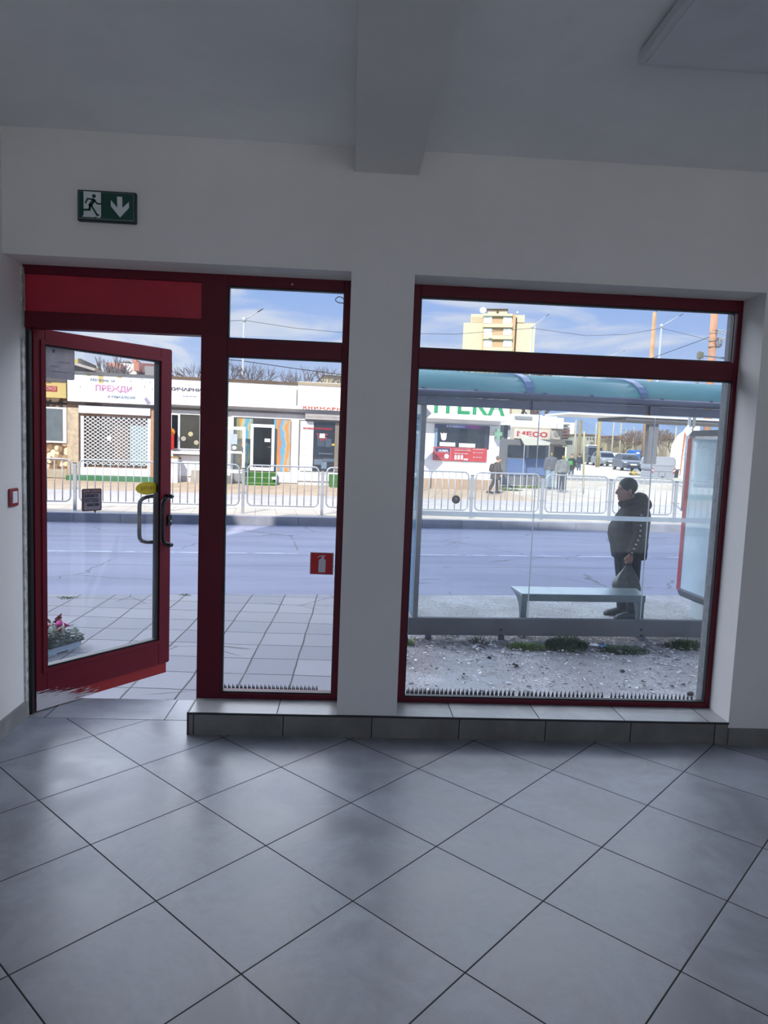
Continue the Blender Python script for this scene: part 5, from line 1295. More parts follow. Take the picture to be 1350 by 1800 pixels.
MB().tube([D_, Vector((D_.x, D_.y, -.25))], .025, 6).build('pole', GALV, aw, ST)
MB().tube([C_, Vector((C_.x, C_.y, -.25))], .025, 6).build('pole', GALV, aw, ST)
# --- H: butcher with the red sign, white boxes and canopy beyond
VM = 36.
s = thing('butcher_shop', 'cream shop with red lettered meat sign behind the kiosk', 'shop', (ST.at(945, 840, VM).x, VM, -.2), 0, None, ST)
a_, b_, c_, e_ = ST.rect(905, 750, 986, 830, VM); MB().bx(a_, b_, VM, VM+4, -.4, e_).build('wall', mat('cream_wall', (.86, .80, .70), .85), s, ST)
P('sign_board', 906, 753, 968, 773, VM-.15, mat('sign_board_cream', (.93, .89, .84), .6), s, .15)
T('МЕСО', 909, 962, 757.5, 769, VM-.15, RED, s, bold=.03)
P('roof_sheet', 966, 773, 1006, 782, VM-1.0, mat('grey_roof_sheet', (.50, .50, .46), .8), s, 1.0)
P('dark_doorway', 975, 785, 992, 812, VM-.05, mat('doorway_dark', (.22, .20, .18), .8), s, .04)
s = thing('white_hall', 'white flat roofed hall with grey fascia above the meat sign', 'building', (ST.at(940, 745, 44).x, 44, 0), 0, None, ST)
a_, b_, c_, e_ = ST.rect(903, 727, 952, 747, 44); MB().bx(a_, b_, 44, 50, -.3, e_).build('wall', WHW, s, ST)
P('grey_cladding', 906, 731, 949, 738, 43.9, mat('cladding_grey', (.66, .67, .68), .7), s, .1)
a_, b_, c_, e_ = ST.rect(951, 731, 978, 753, 42.5); MB().bx(a_, b_, 42.5, 46, -.3, e_).build('white_box', PVC, s, ST)
a_, b_, c_, e_ = ST.rect(976, 734, 990, 757, 43); MB().bx(a_, b_, 43, 46, -.3, e_).build('white_box', WHW, s, ST)
ac = thing('air_conditioner', 'white air conditioner with round fan on the wall beside the meat sign', 'air conditioner', (ST.at(979, 765, VM-.4).x, VM-.4, 2.2), 0, None, ST)
P('case', 972, 757, 987, 773, VM-.6, mat('ac_white', (.84, .82, .76), .6), ac, .35)
q = ST.at(978.5, 761.5, VM-.6); q = ST.at(978.5, 762.5, VM-.62); MB().lathe([(.001, 0), (.16, 0), (.16, -.03), (.001, -.03)], (q.x, VM-.6, q.z), 18, 'Y').build('fan', mat('fan_grey', (.64, .63, .60), .6), ac, ST)
# grey canopy on a column at the right
VC = 33.
s = thing('canopy', 'flat grey canopy on a square grey column behind the advertising box', 'canopy', (ST.at(1147, 803, VC).x, VC, -.2), 0, None, ST)
a_, b_, c_, e_ = ST.rect(1000, 731, 1330, 741, VC); MB().bx(a_, b_, VC-.1, VC+3, c_+.10, e_).build('white_roof_edge', PVC, s, ST)
a_, b_, c_, e_ = ST.rect(1100, 740, 1330, 752, VC); MB().bx(a_, b_, VC, VC+3, c_+.25, e_+.05).build('roof_slab', mat('canopy_grey', (.45, .45, .47), .8, var=.1, scale=2), s, ST)
P('column', 1142, 745, 1153, 816, VC+.3, mat('column_grey', (.52, .53, .56), .8), s, .35)
# mannequins dressed in jackets in front of the stalls
def dummy(label, px, foot, top, v, jm, tm_):
    q = ST.ground(px, foot, -.2); t = ST.at(px, top, q.y); h = t.z-q.z; k = h/1.6
    F = Frame(ST.M @ q, 7.4+90); M = F.M @ Matrix.Diagonal((k, k, k, 1))
    r = thing('clothes_dummy', label, 'mannequin', (0, 0, 0), 0, 'clothes dummies outside the stall', F)
    MB().tube([(0, 0, 0), (0, 0, .8)], .02, 8).lathe([(.001, 0), (.16, 0), (.14, .02), (.001, .02)], (0, 0, 0), 16).build('stand', GALV, r, None, True, M=M)
    m_ = MB().stack([(.86, 0, 0, .15, .22), (1.0, 0, 0, .15, .21), (1.2, 0, 0, .15, .23), (1.36, 0, 0, .13, .24), (1.44, 0, 0, .08, .14)], 18, 2.4)
    for s_ in (-1, 1): m_.tube([(0, .2*s_, 1.38), (0, .27*s_, 1.2), (.0, .30*s_, .86)], [.07, .065, .05], 10)
    fuse(m_, .025, 3).build('jacket', jm, r, None, True, M=M)
    m_ = MB()
    for s_ in (-1, 1): m_.tube([(0, .1*s_, .92), (0, .115*s_, .5), (.0, .13*s_, .12)], [.12, .10, .09], 10)
    fuse(m_, .025, 3).build('trousers', tm_, r, None, True, M=M)
    MB().lathe([(.001, 1.44), (.045, 1.45), (.04, 1.55), (.03, 1.6), (.001, 1.6)], (0, 0, 0), 12).build('neck_knob', mat('knob_yellow', (.75, .66, .30), .5), r, None, True, M=M)
JEAN = mat('pale_denim', (.66, .76, .84), .85, var=.12, scale=6)
dummy('clothes dummy in grey striped jacket and pale jeans, left of two', 966, 862, 796, 28, mat('jacket_grey', (.46, .47, .50), .85, var=.25, scale=10), JEAN)
dummy('clothes dummy in open grey jacket over white shirt, right of two', 986, 866, 801, 28, mat('jacket_grey_white', (.58, .60, .60), .85, var=.3, scale=5), mat('dark_denim_far', (.30, .34, .40), .85))
# ================================================================== parked cars, container, poles
RUB = mat('tyre', (.06, .06, .06), .8); CGL = mat('car_glass', (.14, .17, .20), .1, var=.2); LAMP = mat('headlamp', (.82, .85, .90), .2, var=.03); PLATE = mat('number_plate', (.88, .89, .88), .5); GRL = mat('grille_black', (.08, .08, .09), .5)
def car(label, px, foot, v, deg, col, h=1.48, w=1.74, L=4.2, cat='car', van=False, group='cars parked beyond the street'):
    q = ST.at(px, foot, v); F = Frame(ST.M @ Vector((q.x, v, gz(v))), deg)
    r = thing('van' if van else 'car', label, cat, (0, 0, 0), 0, group, F)
    pm = mat('car_paint_%d%d%d' % (int(col[0]*99), int(col[1]*99), int(col[2]*99)), col, .3, metal=.2, var=.03)
    hw = w/2
    # side profile, x forward: lower body, then glass house
    if van: low = [(-L/2, .30), (L/2-.05, .30), (L/2, .55), (L/2-.03, .95), (L/2-.55, 1.15), (-L/2, 1.18)]; top = [(-L/2+.02, 1.16), (L/2-.60, 1.12), (L/2-1.25, h-.06), (L/2-1.6, h), (-L/2+.1, h)]
    else: low = [(-L/2+.03, .28), (L/2-.08, .26), (L/2, .45), (L/2-.03, .68), (L/2-.25, .80), (L/2-1.05, .96), (-L/2+.15, 1.0), (-L/2, .8)]; top = [(-L/2+.22, .98), (L/2-1.0, .95), (L/2-1.75, h-.07), (L/2-2.2, h), (-L/2+1.0, h-.02), (-L/2+.5, h-.16)]
    def sweep(poly, f):
        return [[(x, s*f(x, z), z) for x, z in poly] for s in (-1, 1)]
    m_ = MB(); R_ = []
    for s_ in (-1., -.86, .86, 1.):
        k = 1. if abs(s_) < .9 else .0
        R_.append([(x*(1 if k else .97), s_*hw, z if k else (z*.96+.02)) for x, z in low])
    m_.rings(R_).build('body', pm, r, F, bev=.05)
    R_ = []
    for s_ in (-1, 1): R_.append([(x, s_*hw*(.95-.20*(z-.95)/(h-.95)*1.0), z) for x, z in top])
    R_ = [R_[0], R_[1]]
    MB().rings(R_).build('cabin', pm, r, F, bev=.03)
    zt_, z0_ = top[2][1]-.04, top[1][1]+.06
    # windscreen, side and rear glass a little proud of the cabin
    def yy(z): return hw*(.95-.20*(z-.95)/(h-.95))
    x1, x2 = top[1][0]-.05, top[2][0]+.0
    sl_ = (x2-x1)/(zt_-z0_)
    n_ = .02
    MB().quad((x1+n_, -yy(z0_)+.10, z0_), (x1+n_, yy(z0_)-.10, z0_), (x2+n_+.02, yy(zt_)-.10, zt_), (x2+n_+.02, -yy(zt_)+.10, zt_)).quad((x1+n_-.03, -yy(z0_)+.10, z0_-.02), (x1+n_-.03, yy(z0_)-.10, z0_-.02), (x2+n_-.02, yy(zt_)-.10, zt_-.02), (x2+n_-.02, -yy(zt_)+.10, zt_-.02)).build('windscreen', CGL, r, F)
    xb = top[-1][0]+.15
    for s_ in (-1, 1):
        MB().quad((x1-.25, s_*(yy(z0_)+.01), z0_+.02), (xb, s_*(yy(z0_)+.01), z0_+.02), (xb+.2, s_*(yy(zt_)+.012), zt_), (x2-.1, s_*(yy(zt_)+.012), zt_)).build('side_window', CGL, r, F)
        MB().ell((L/2-.14, s_*(hw-.22), .70 if not van else .82), (.12, .17, .075), 12, 8).build('headlamp', LAMP, r, F, True)
        MB().ell((x1-.15, s_*(hw+.08), z0_+.03), (.06, .10, .07), 10, 7).build('mirror', pm, r, F, True)
        for xw in (L/2-.82, -L/2+.75):
            wl_ = MB().lathe([(.05, -.1), (.29, -.1), (.315, -.06), (.315, .06), (.29, .1), (.05, .1)], (xw, s_*(hw-.11), .315), 18, 'Y').build('wheel', RUB, r, F, True)
            MB().lathe([(.01, 0), (.19, 0), (.19, -.02*s_), (.01, -.02*s_)], (xw, s_*(hw-.005), .315), 12, 'Y').build('hub_cap', GALV, wl_, F)
    MB().bx(L/2-.06, L/2+.012, -.52, .52, .36, .50).build('grille', GRL, r, F, bev=.02)
    MB().bx(L/2-.05, L/2+.02, -.26, .26, .50, .61).build('number_plate', PLATE, r, F)
    return r
car('blue grey hatchback parked behind the grey waste container, facing us', 1102, 829, 57, 262, (.40, .43, .50))
car('silver estate car parked left of the blue grey hatchback', 1062, 818, 72, 268, (.66, .68, .69), h=1.62, w=1.8)
car('dark grey van parked behind the leaning yellow pole', 1041, 815, 78, 262, (.22, .23, .25), h=2.1, w=1.95, L=4.8, cat='van', van=True)
car('white box van beyond the dark van', 1040, 806, 96, 255, (.88, .89, .90), h=2.5, w=2.1, L=5.2, cat='van', van=True)
car('small white car between the silver estate and the hatchback', 1084, 811, 92, 275, (.85, .87, .88))
car('pale car far back to the right of the hatchback', 1108, 806, 105, 200, (.72, .70, .64))
# big rounded waste container
q = ST.ground(1164, 851, gz(42)); VQ = 42
q = ST.at(1164, 851, VQ); wcw = (ST.at(1186.5, 830, VQ).x - ST.at(1142.5, 830, VQ).x)/2; wch = ST.at(1164, 803, VQ).z
wc = thing('waste_container', 'large pale grey rounded waste container with red and white reflectors', 'container', (q.x, VQ, gz(VQ)), 0, None, ST)
g0_ = gz(VQ); WCM = mat('container_grey', (.74, .77, .82), .5, var=.04)
P0 = rrect(q.x-wcw, q.x+wcw, g0_+.42, wch, .28)
MB().prism(P0, VQ, VQ+1.3).build('tank', WCM, wc, ST, bev=.05)
MB().prism(rrect(q.x-wcw+.12, q.x+wcw-.12, wch-.58, wch-.10, .18), VQ-.03, VQ+.01).build('lid_panel', mat('container_lid', (.79, .81, .85), .5, var=.03), wc, ST, bev=.02)
MB().bx(q.x-wcw+.03, q.x+wcw-.03, VQ+.03, VQ+1.25, g0_+.06, g0_+.44).build('base', WCM, wc, ST, bev=.03)
for dx in (-.28, .16): MB().bx(q.x+dx-.01, q.x+dx+.01, VQ+.015, VQ+.04, g0_+.12, g0_+.42).build('seam', mat('seam_grey', (.40, .42, .46), .6), wc, ST)
MB().prism([(q.x-.14, g0_+.06), (q.x+.12, g0_+.06), (q.x-.01, g0_+.15)], VQ-.02, VQ+.04).build('pedal_recess', GRL, wc, ST)
for s_ in (-1, 1):
    for j in range(3):
        x_ = q.x + s_*(wcw-.10); z_ = wch-.98+.10*j
        MB().prism([(x_-.08, z_-.035-.05*s_), (x_+.08, z_-.035+.05*s_), (x_+.08, z_+.035+.05*s_), (x_-.08, z_+.035-.05*s_)], VQ-.02, VQ-.0).build('reflector', mat('reflector_red', (.90, .25, .20), .5) if j % 2 == 0 else PLATE, wc, ST)
bt = thing('wheelie_bin', 'dark low bin just right of the pale waste container', 'bin', (ST.at(1191, 842, 44).x, 44, gz(44)), 0, None, ST)
a_, b_, c_, e_ = ST.rect(1187, 824, 1194, 842, 44); MB().stack([(gz(44), (a_+b_)/2, 44.3, (b_-a_)*.42, .25), (e_-.1, (a_+b_)/2, 44.3, (b_-a_)*.5, .3)], 16, 4).build('bin_body', mat('bin_dark', (.22, .24, .27), .6), bt, ST); MB().bx(a_, b_, 44, 44.6, e_-.1, e_-.02).build('bin_lid', mat('bin_lid_grey', (.48, .50, .53), .6), bt, ST)
for px, py, sc_, c, lb in ((1113, 838, .19, (.88, .78, .38), 'yellow rubbish sack lying left of the pale waste container'), (1122, 834, .19, (.86, .84, .78), 'pale rubbish sack behind the yellow one'), (1109, 841, .13, (.45, .42, .38), 'dark rubbish sack in front of the yellow one')):
    q = ST.at(px, py, 46); g_ = gz(46); rb_ = MB().ell((q.x, 46, g_+sc_*.7), (sc_*1.3, sc_, sc_*.8), 14, 10)
    for v in rb_.bm.verts: v.co += Vector((1, 1, .6))*sc_*.25*mnoise.noise(v.co*5)
    r_ = thing('rubbish_sack', lb, 'rubbish', (q.x, 46, g_), 0, None, ST)
    rb_.build('sack', mat('sack%d' % px, c, .6, var=.1), r_, ST, True); MB().lathe([(.02, 0), (.07, .10), (.02, .12)], (q.x, 46, g_+sc_*1.35), 10).build('knot', mat('sack%d' % px, c), r_, ST)
bc = thing('blue_container', 'bright blue container behind the yellow concrete pole', 'container', (ST.at(1120, 805, 62).x, 62, 0), 0, None, ST)
a_, b_, c_, e_ = ST.rect(1114, 791, 1126, 806, 62); MB().bx(a_, b_, 62, 63.2, -.05, e_).build('container_body', mat('container_blue', (.16, .50, .86), .5), bc, ST, bev=.05); P('white_label', 1119, 795, 1124, 798, 61.97, PLATE, bc, .03)
for px, fy in ((0, 0),): pass
wb2 = thing('banner', 'tall white round topped banner with an orange stripe at the right', 'banner', (ST.at(1190, 815, 48).x, 48, gz(48)), 0, None, ST)
a_, b_, c_, e_ = ST.rect(1185, 757, 1225, 816, 48); w_ = b_-a_
MB().prism([(a_, gz(48)), (b_, gz(48)), (b_, e_+.5), (a_+w_*.55, e_+.2), (a_+w_*.22, e_-.35), (a_+w_*.05, e_-.95), (a_, e_-1.4)], 48, 48.25).build('banner_panel', mat('banner_white', (.92, .93, .94), .6, var=.02), wb2, ST)
MB().prism([(a_+w_*.34, gz(48)), (a_+w_*.37, gz(48)), (a_+w_*.47, e_+.05), (a_+w_*.40, e_)], 47.97, 48.0).build('orange_stripe', mat('stripe_orange', (.95, .55, .32), .5), wb2, ST)
# signs on a grey pole near the fence, seen from behind
VSG = 20.5
rs2 = thing('road_sign', 'white diamond sign and round sign on a grey pole left above the advertising box', 'road sign', (ST.at(1211, 850, VSG).x, VSG, gz(VSG)), 0, None, ST)
q = ST.at(1213, 757, VSG); hx = (ST.at(1216, 757, VSG).x-ST.at(1201.5, 757, VSG).x)/2; q2 = ST.at(1208.5, 757, VSG)
MB().prism([(q2.x, q2.z+hx*1.25), (q2.x+hx, q2.z), (q2.x, q2.z-hx*1.25), (q2.x-hx, q2.z)], VSG-.02, VSG).build('diamond_plate', mat('plate_white', (.90, .92, .93), .5), rs2, ST)
q3 = ST.at(1223, 755.5, VSG); MB().lathe([(.001, 0), (.085, 0), (.085, -.02), (.001, -.02)], (q3.x, VSG, q3.z), 20, 'Y').build('round_plate', MATS['plate_white'], rs2, ST)
MB().tube([(q2.x+hx*.5, VSG+.05, gz(VSG)), (q2.x+hx*.5, VSG+.05, q2.z+.45)], .05, 8).build('pole', mat('pole_grey', (.58, .61, .65), .6), rs2, ST, True)
MB().bx(q2.x, q3.x, VSG, VSG+.03, q3.z-.02, q3.z+.02).build('cross_arm', MATS['pole_grey'], rs2, ST)
# ---- poles
def pole(label, top, bot, v, r0, r1, col, group=None, name='utility_pole', zb=None):
    t = ST.at(*top, v); b = ST.at(*bot, v); b.z = gz(v)-.05 if zb is None else zb
    r = thing(name, label, 'pole', (b.x, b.y, b.z), 0, group, ST)
    m_ = mat('pole_%d_%d_%d' % tuple(int(c*99) for c in col), col, .85, var=.16, scale=1.5)
    MB().tube([b, b.lerp(t, .5), t], [r0, (r0+r1)/2, r1], 12).build('shaft', m_, r, ST, True)
    return r, t, b
BRN, YLW, PLG = (.66, .47, .35), (.83, .74, .46), (.80, .84, .86)
r, t, b = pole('tall brown concrete pole standing above the shelter roof, yellowish at its foot', (1151, 549), (1131, 827), 62, .34, .17, (.82, .68, .52))
MB().tube([t + Vector((.1, 0, -.3)), t + Vector((.18, 0, .35))], .06, 8).build('tip', mat('pole_tip', (.5, .42, .36), .8), r, ST)
r, t, b = pole('thick rust brown pole at the right edge of the window with wires tied to it', (1259, 500), (1236, 860), 40, .235, .20, (.84, .64, .50))
ring_ = lambda px, py, rr=.225: ST.at(px, py, 40)
for px, py in ((1255, 581), (1254, 586), (1252, 599.5), (1251, 609.5)):
    q = ST.at(px, py, 40); MB().lathe([(.225, -.03), (.238, -.03), (.238, .03), (.225, .03)], (q.x, 40, q.z), 16).build('clamp_band', mat('band_pale', (.70, .62, .56), .6), r, ST)
q = ST.at(1263, 602, 39.7)
tk = thing('bundle', 'grey cloth like bundle tied to the thick rust brown pole', 'bundle', (q.x, 39.7, q.z-.3), 0, None, ST)
mb = MB().stack([(q.z-.33, q.x-.04, 39.65, .10, .1), (q.z-.22, q.x, 39.65, .17, .16), (q.z, q.x+.02, 39.65, .21, .18), (q.z+.2, q.x+.02, 39.65, .19, .17), (q.z+.30, q.x, 39.65, .12, .12)], 16)
for v in mb.bm.verts: v.co += Vector((.06, .03, .06))*mnoise.noise(v.co*7)
mb.build('bundle_cloth', mat('bundle_grey', (.60, .62, .66), .9, var=.12, scale=5), tk, ST, True)
MB().tube([(q.x-.34, 39.72, q.z+.06), (q.x, 39.46, q.z+.06), (q.x+.2, 39.6, q.z+.05)], .012, 6).build('cord', mat('dark_wire', (.2, .2, .21)), tk, ST)
for j, (p0_, p1_) in enumerate((((1259, 580), (1282, 583)), ((1260, 583), (1282, 590)), ((1266, 597), (1282, 594)))):
    A, B_ = ST.at(*p0_, 39.7), ST.at(*p1_, 37.5); d = B_-A
    ins = thing('insulator_string', '%s string of pale insulators on the thick rust brown pole' % ('uppermost', 'middle', 'lowest')[j], 'insulator', A, 0, 'insulators on the rust brown pole', ST)
    MB().tube([A, B_ + d*.6], .012, 6).build('wire', MATS['dark_wire'], ins, ST)
    for t_ in (.25, .5, .8): MB().ell(A + d*t_, (.09, .05, .035), 10, 6).build('insulator', mat('insulator_pale', (.80, .80, .72), .5), ins, ST, True)
r, t, b = pole('grey square post with a side arm left of the rust brown pole', (1229.5, 617), (1214, 830), 31, .075, .07, (.52, .54, .52), name='traffic_post')
A, B_ = ST.at(1231, 625, 31), ST.at(1290, 631, 31)
MB().tube([A, A.lerp(B_, .62)], .04, 8).build('arm', mat('arm_grey', (.50, .53, .56), .6), r, ST); MB().tube([A.lerp(B_, .62), B_], .05, 8).build('arm_sleeve', mat('arm_blue', (.30, .42, .60), .6), r, ST)
MB().bx(A.x-.13, A.x+.12, 30.9, 31.1, A.z-.14, A.z+.16).build('bracket', mat('bracket_olive', (.46, .48, .42), .7), r, ST, bev=.02)
pole('thin pale yellow post with a base plate on the gravel in front of the cars', (1027, 758), (1024.5, 873), 26.4, .037, .033, (.85, .80, .58), name='yellow_post')
pole('yellowish wooden pole standing at the front of the silver estate', (1055, 733), (1050, 821), 66, .19, .12, YLW)
pole('leaning brownish pole with a dark lower half beyond the green bag woman', (1021, 738), (1016, 812), 60, .20, .13, (.62, .56, .40))
k = 0
for t_, b_, v_, lb in (((1080, 738), (1075, 791), 110, 'pale distant pole left of three over the silver estate'), ((1093, 738), (1089, 792), 115, 'pale distant pole above the blue grey hatchback'), ((1114.5, 750), (1112, 792), 120, 'pale distant pole near the bare trees'), ((1013, 738), (1010, 790), 95, 'thin distant pole behind the brownish pole'), ((1049, 742), (1046, 790), 105, 'thin distant pole left of the yellowish pole'), ((1101, 754), (1099, 790), 130, 'distant pole with cross arms in the middle of the wires'), ((1189, 750), (1186, 790), 100, 'distant pole beside the white banner')):
    r, t, b = pole(lb, t_, b_, v_, .16, .11, (.80, .77, .66), group='distant poles beyond the car park')
    if 'cross' in lb:
        for z_ in (.3, 1.0): MB().tube([t + Vector((-.9, 0, -z_)), t + Vector((.9, 0, -z_))], .05, 6).build('cross_arm', mat('arm_grey', (.5, .53, .56)), r, ST)
# ---- street lamps
def lamp(label, top, bot, tip, v, r=.055, col=PLG, head=.30):
    t = ST.at(*top, v); b = ST.at(*bot, v); b = t + (b-t); b.z = gz(v); e = ST.at(*tip, v)
    r_ = thing('street_lamp', label, 'street lamp', (b.x, v, b.z), 0, 'street lamps', ST); m_ = mat('lamp_pole_pale', col, .5, metal=.1, var=.04)
    MB().tube([b, b.lerp(t, .4), t], [r*1.5, r*1.2, r], 10).build('mast', m_, r_, ST, True)
    am_ = MB().tube([t, e], r*.55, 8).build('arm', m_, r_, ST, True)
    MB().ell(t, (r*2.4, r*2.4, r*2.6), 12, 8).build('collar', m_, r_, ST, True)
    d = (e-t).normalized(); MB().tube([e - d*head*.3, e + d*head*.3, e + d*head], [.05, .075, .035], 10, flat=.5).build('lamp_head', mat('lamp_head_dark', (.30, .31, .34), .5), am_, ST, True)
    return t
l1 = lamp('white street lamp above the narrow window shops', (429.5, 562), (425, 668), (455, 547), 40)
l2 = lamp('street lamp at the corner of the beige tower block', (936, 575), (931, 668), (961, 555), 60, .06)
l3 = lamp('white street lamp between the brown pole and the rust pole', (1163, 573), (1155, 672), (1195, 555), 46)
l4 = lamp('distant lamp with a long arm low over the shelter roof', (1066, 628), (1061, 668), (1096, 617), 90, .09, (.45, .40, .42))
# ---- overhead wires
def wire(label, pts, v0, v1, r=.012):
    P_ = [ST.at(px, py, v0+(v1-v0)*i/(len(pts)-1)) for i, (px, py) in enumerate(pts)]
    tag(MB().tube(P_, r, 5).build('overhead_wire', mat('wire_black', (.16, .16, .18), .6), None, ST), label, 'wire', 'overhead wires')
wire('thin wire crossing the narrow top pane to the right of the street lamp', [(360, 566), (429, 563), (520, 577), (640, 588)], 40, 42)
wire('black cable sagging above the bookshop roof', [(360, 628), (430, 635), (520, 648), (650, 665)], 40, 40, .022)
wire('thin wire running left from the tower block lamp', [(700, 586), (800, 587.5), (936, 577)], 60, 60, .018)
wire('thin wire from the tower block lamp to the white lamp', [(936, 577), (1030, 590), (1100, 588), (1163, 577)], 60, 46, .016)
wire('thin wire falling from the white lamp to the rust pole', [(1163, 577), (1232, 594), (1252, 600)], 46, 40, .012)
wire('black cable rising to the rust pole', [(1020, 665), (1060, 655), (1150, 628), (1200, 610), (1251, 591)], 44, 40, .018)
wire('faint wire just above the shelter roof', [(1150, 672), (1200, 667), (1250, 662)], 46, 40, .012)
# ================================================================== far buildings
BEI = mat('beige_panel_block', (.98, .93, .82), .9, var=.03, scale=.3); BEI2 = mat('beige_infill', (.90, .78, .62), .9, var=.06); WGL = mat('far_window', (.90, .95, .97), .3, var=.15, scale=.8)
VT = 170
TW = Frame((0, 0, 0), -12.5)
tb = thing('apartment_tower', 'tall beige tower block with balconies beyond the shelter roof', 'building', (TW.at(872, 700, VT).x, VT, 0), 0, None, TW)
def B(name, x0, y0, x1, y1, v, d, mt, zb=None):
    a, b, c, e = TW.rect(x0, y0, x1, y1, v); return MB().bx(a, b, v, v+d, c if zb is None else zb, e).build(name, mt, tb, TW)
B('left_wing', 815, 567, 849.5, 660, VT, 14, BEI, 0); B('right_wing', 903, 568, 936, 664, VT, 14, BEI, 0)
B('core', 850, 552, 901, 664, VT-1.5, 15, BEI2, 0)
B('attic_left', 828, 552, 851, 568, VT+1, 10, BEI); B('attic_right', 901, 553.5, 922, 567, VT+1, 10, BEI)
B('penthouse', 857.5, 543.5, 892, 552, VT+2, 6, BEI); B('roof_slab', 856, 542.5, 893, 544, VT+1.5, 7, mat('slab_brown', (.42, .38, .30), .9))
B('attic_shade', 829, 557, 849, 567, VT+.6, .4, mat('balcony_inside', (.90, .84, .70), .9, var=.1)); B('vent', 873, 546.5, 876.5, 550, VT+1.8, .3, mat('slab_brown', (.42, .38, .30), .9))
for y0, y1 in ((551, 555.5), (568.5, 575.5), (589, 596.5), (610, 617), (631, 638), (652, 659)): B('balcony_band', 849.5, y0, 901, y1, VT-2.2, 2, BEI)
for y0, y1 in ((556, 568), (577, 588.5), (597, 609.5), (618, 630), (639, 651)):
    B('window', 850.5, y0, 864.5, y1, VT-1.7, .3, WGL); B('window', 885, y0+.6, 899, y1+.6, VT-1.7, .3, WGL)
B('shaft_shadow_gap', 901, 558, 903.2, 664, VT-.5, .6, mat('gap_brown', (.40, .34, .26), .9))
ca = B('air_conditioner', 859.5, 587, 864.5, 594, VT-2.6, .5, PVC)
for x0, y0, r_, nm in ((849, 545.5, .72, 'large'), (909.5, 549, .22, 'small')):
    q = TW.at(x0, y0, VT+1); o = thing('satellite_dish', '%s white satellite dish on the roof of the beige tower block' % nm, 'satellite dish', (q.x, VT+1, q.z-r_), 0, 'dishes on the tower roof', TW)
    MB().lathe([(.01, .12), (r_*.6, .08), (r_, -.05), (r_*.95, -.09), (r_*.5, .0), (.01, .03)], (q.x, VT+1, q.z), 24, 'Y').build('dish', PVC, o, TW, True); MB().tube([(q.x, VT+1.15, q.z), (q.x, VT+1.3, q.z-r_*1.6)], .06, 6).build('mount', GALV, o, TW)
MB().tube([TW.at(876, 543, VT+3), TW.at(876, 533, VT+3)], .05, 5).build('antenna', GALV, tb, TW)
def block(name, label, rects, cat='building', wins=()):
    x0, y0, x1, y1, v = rects[0][:5]; q = ST.at((x0+x1)/2, y1, v)
    r = thing(name, label, cat, (q.x, v, gz(v)), 0, None, ST)
    for i, (x0, y0, x1, y1, v, d, m_, nm) in enumerate(rects):
        a, b, c, e = ST.rect(x0, y0, x1, y1, v); MB().bx(a, b, v, v+d, gz(v)-.1 if nm == 'wall' else c, e).build(nm, m_, r, ST)
    return r
PNK = mat('salmon_render', (.86, .58, .48), .85, var=.05); WHR = mat('far_white', (.92, .90, .86), .85, var=.04); BRD = mat('brick_red_wall', (.62, .38, .34), .85)
block('apartment_house', 'white and salmon apartment house over the yarn shop roof', [(188, 637, 240, 700, 60, 12, WHR, 'wall'), (187, 637, 212, 649, 58.5, 1.6, PNK, 'balcony'), (235, 636, 244, 652, 58.8, 1.5, PNK, 'balcony'), (244, 638, 272, 700, 61, 12, BRD, 'wall'), (254, 643, 270, 700, 59.5, 1.5, mat('far_grey', (.66, .66, .66), .9), 'side_wall'), (270, 648, 290, 700, 63, 10, BRD, 'wall'), (200, 632.5, 209, 637, 62, 3, mat('roof_hut_grey', (.60, .62, .66), .8), 'roof_hut'), (232, 631.5, 240, 636.5, 62, 3, PNK, 'roof_hut'), (216, 634, 226, 637, 62, 3, mat('tank_grey', (.55, .52, .50), .8), 'water_tank'), (190, 649.5, 210, 653, 58.9, .6, mat('balcony_inside', (.72, .64, .50)), 'balcony_floor')])
block('yellow_house', 'yellow house gable behind the grey square sticker', [(126, 631, 138, 700, 55, 8, mat('far_yellow', (.84, .78, .40), .85), 'wall'), (137, 630, 142, 643, 54, 5, mat('far_chimney', (.46, .42, .38), .9), 'chimney')])
q0, q1 = ST.at(132, 642, 40), ST.at(168, 653, 40)
dr_ = thing('pitched_roof', 'low dark pitched roof rising behind the yarn shop sign at the left', 'roof', (q0.x, 40, 2), 0, None, ST)
MB().prism([(q0.x-3, gz(40)), (q1.x, gz(40)), (q1.x, q1.z), (q0.x, q0.z), (q0.x-3, q0.z-.3)], 40, 44).build('gable_wall', mat('gable_grey', (.46, .45, .46), .9), dr_, ST); MB().prism([(q0.x-3, q0.z-.3), (q0.x, q0.z), (q1.x, q1.z), (q1.x+.1, q1.z+.12), (q0.x, q0.z+.14), (q0.x-3, q0.z-.1)], 39.6, 44).build('roof_edge', mat('edge_pale', (.78, .76, .74), .8), dr_, ST)
block('balcony_block', 'distant white block with red and grey balconies left of the blue hills', [(985, 742, 1008, 780, 150, 12, WHR, 'wall')] + [(987, 745+5.4*j, 1002, 748+5.4*j, 148.5, 1.5, (BRD if j in (2, 3, 4) else mat('far_grey', (.66, .66, .66))), 'balcony') for j in range(6)])
HZ = mat('hazy_houses', (.80, .74, .62), .9, var=.15, scale=.3)
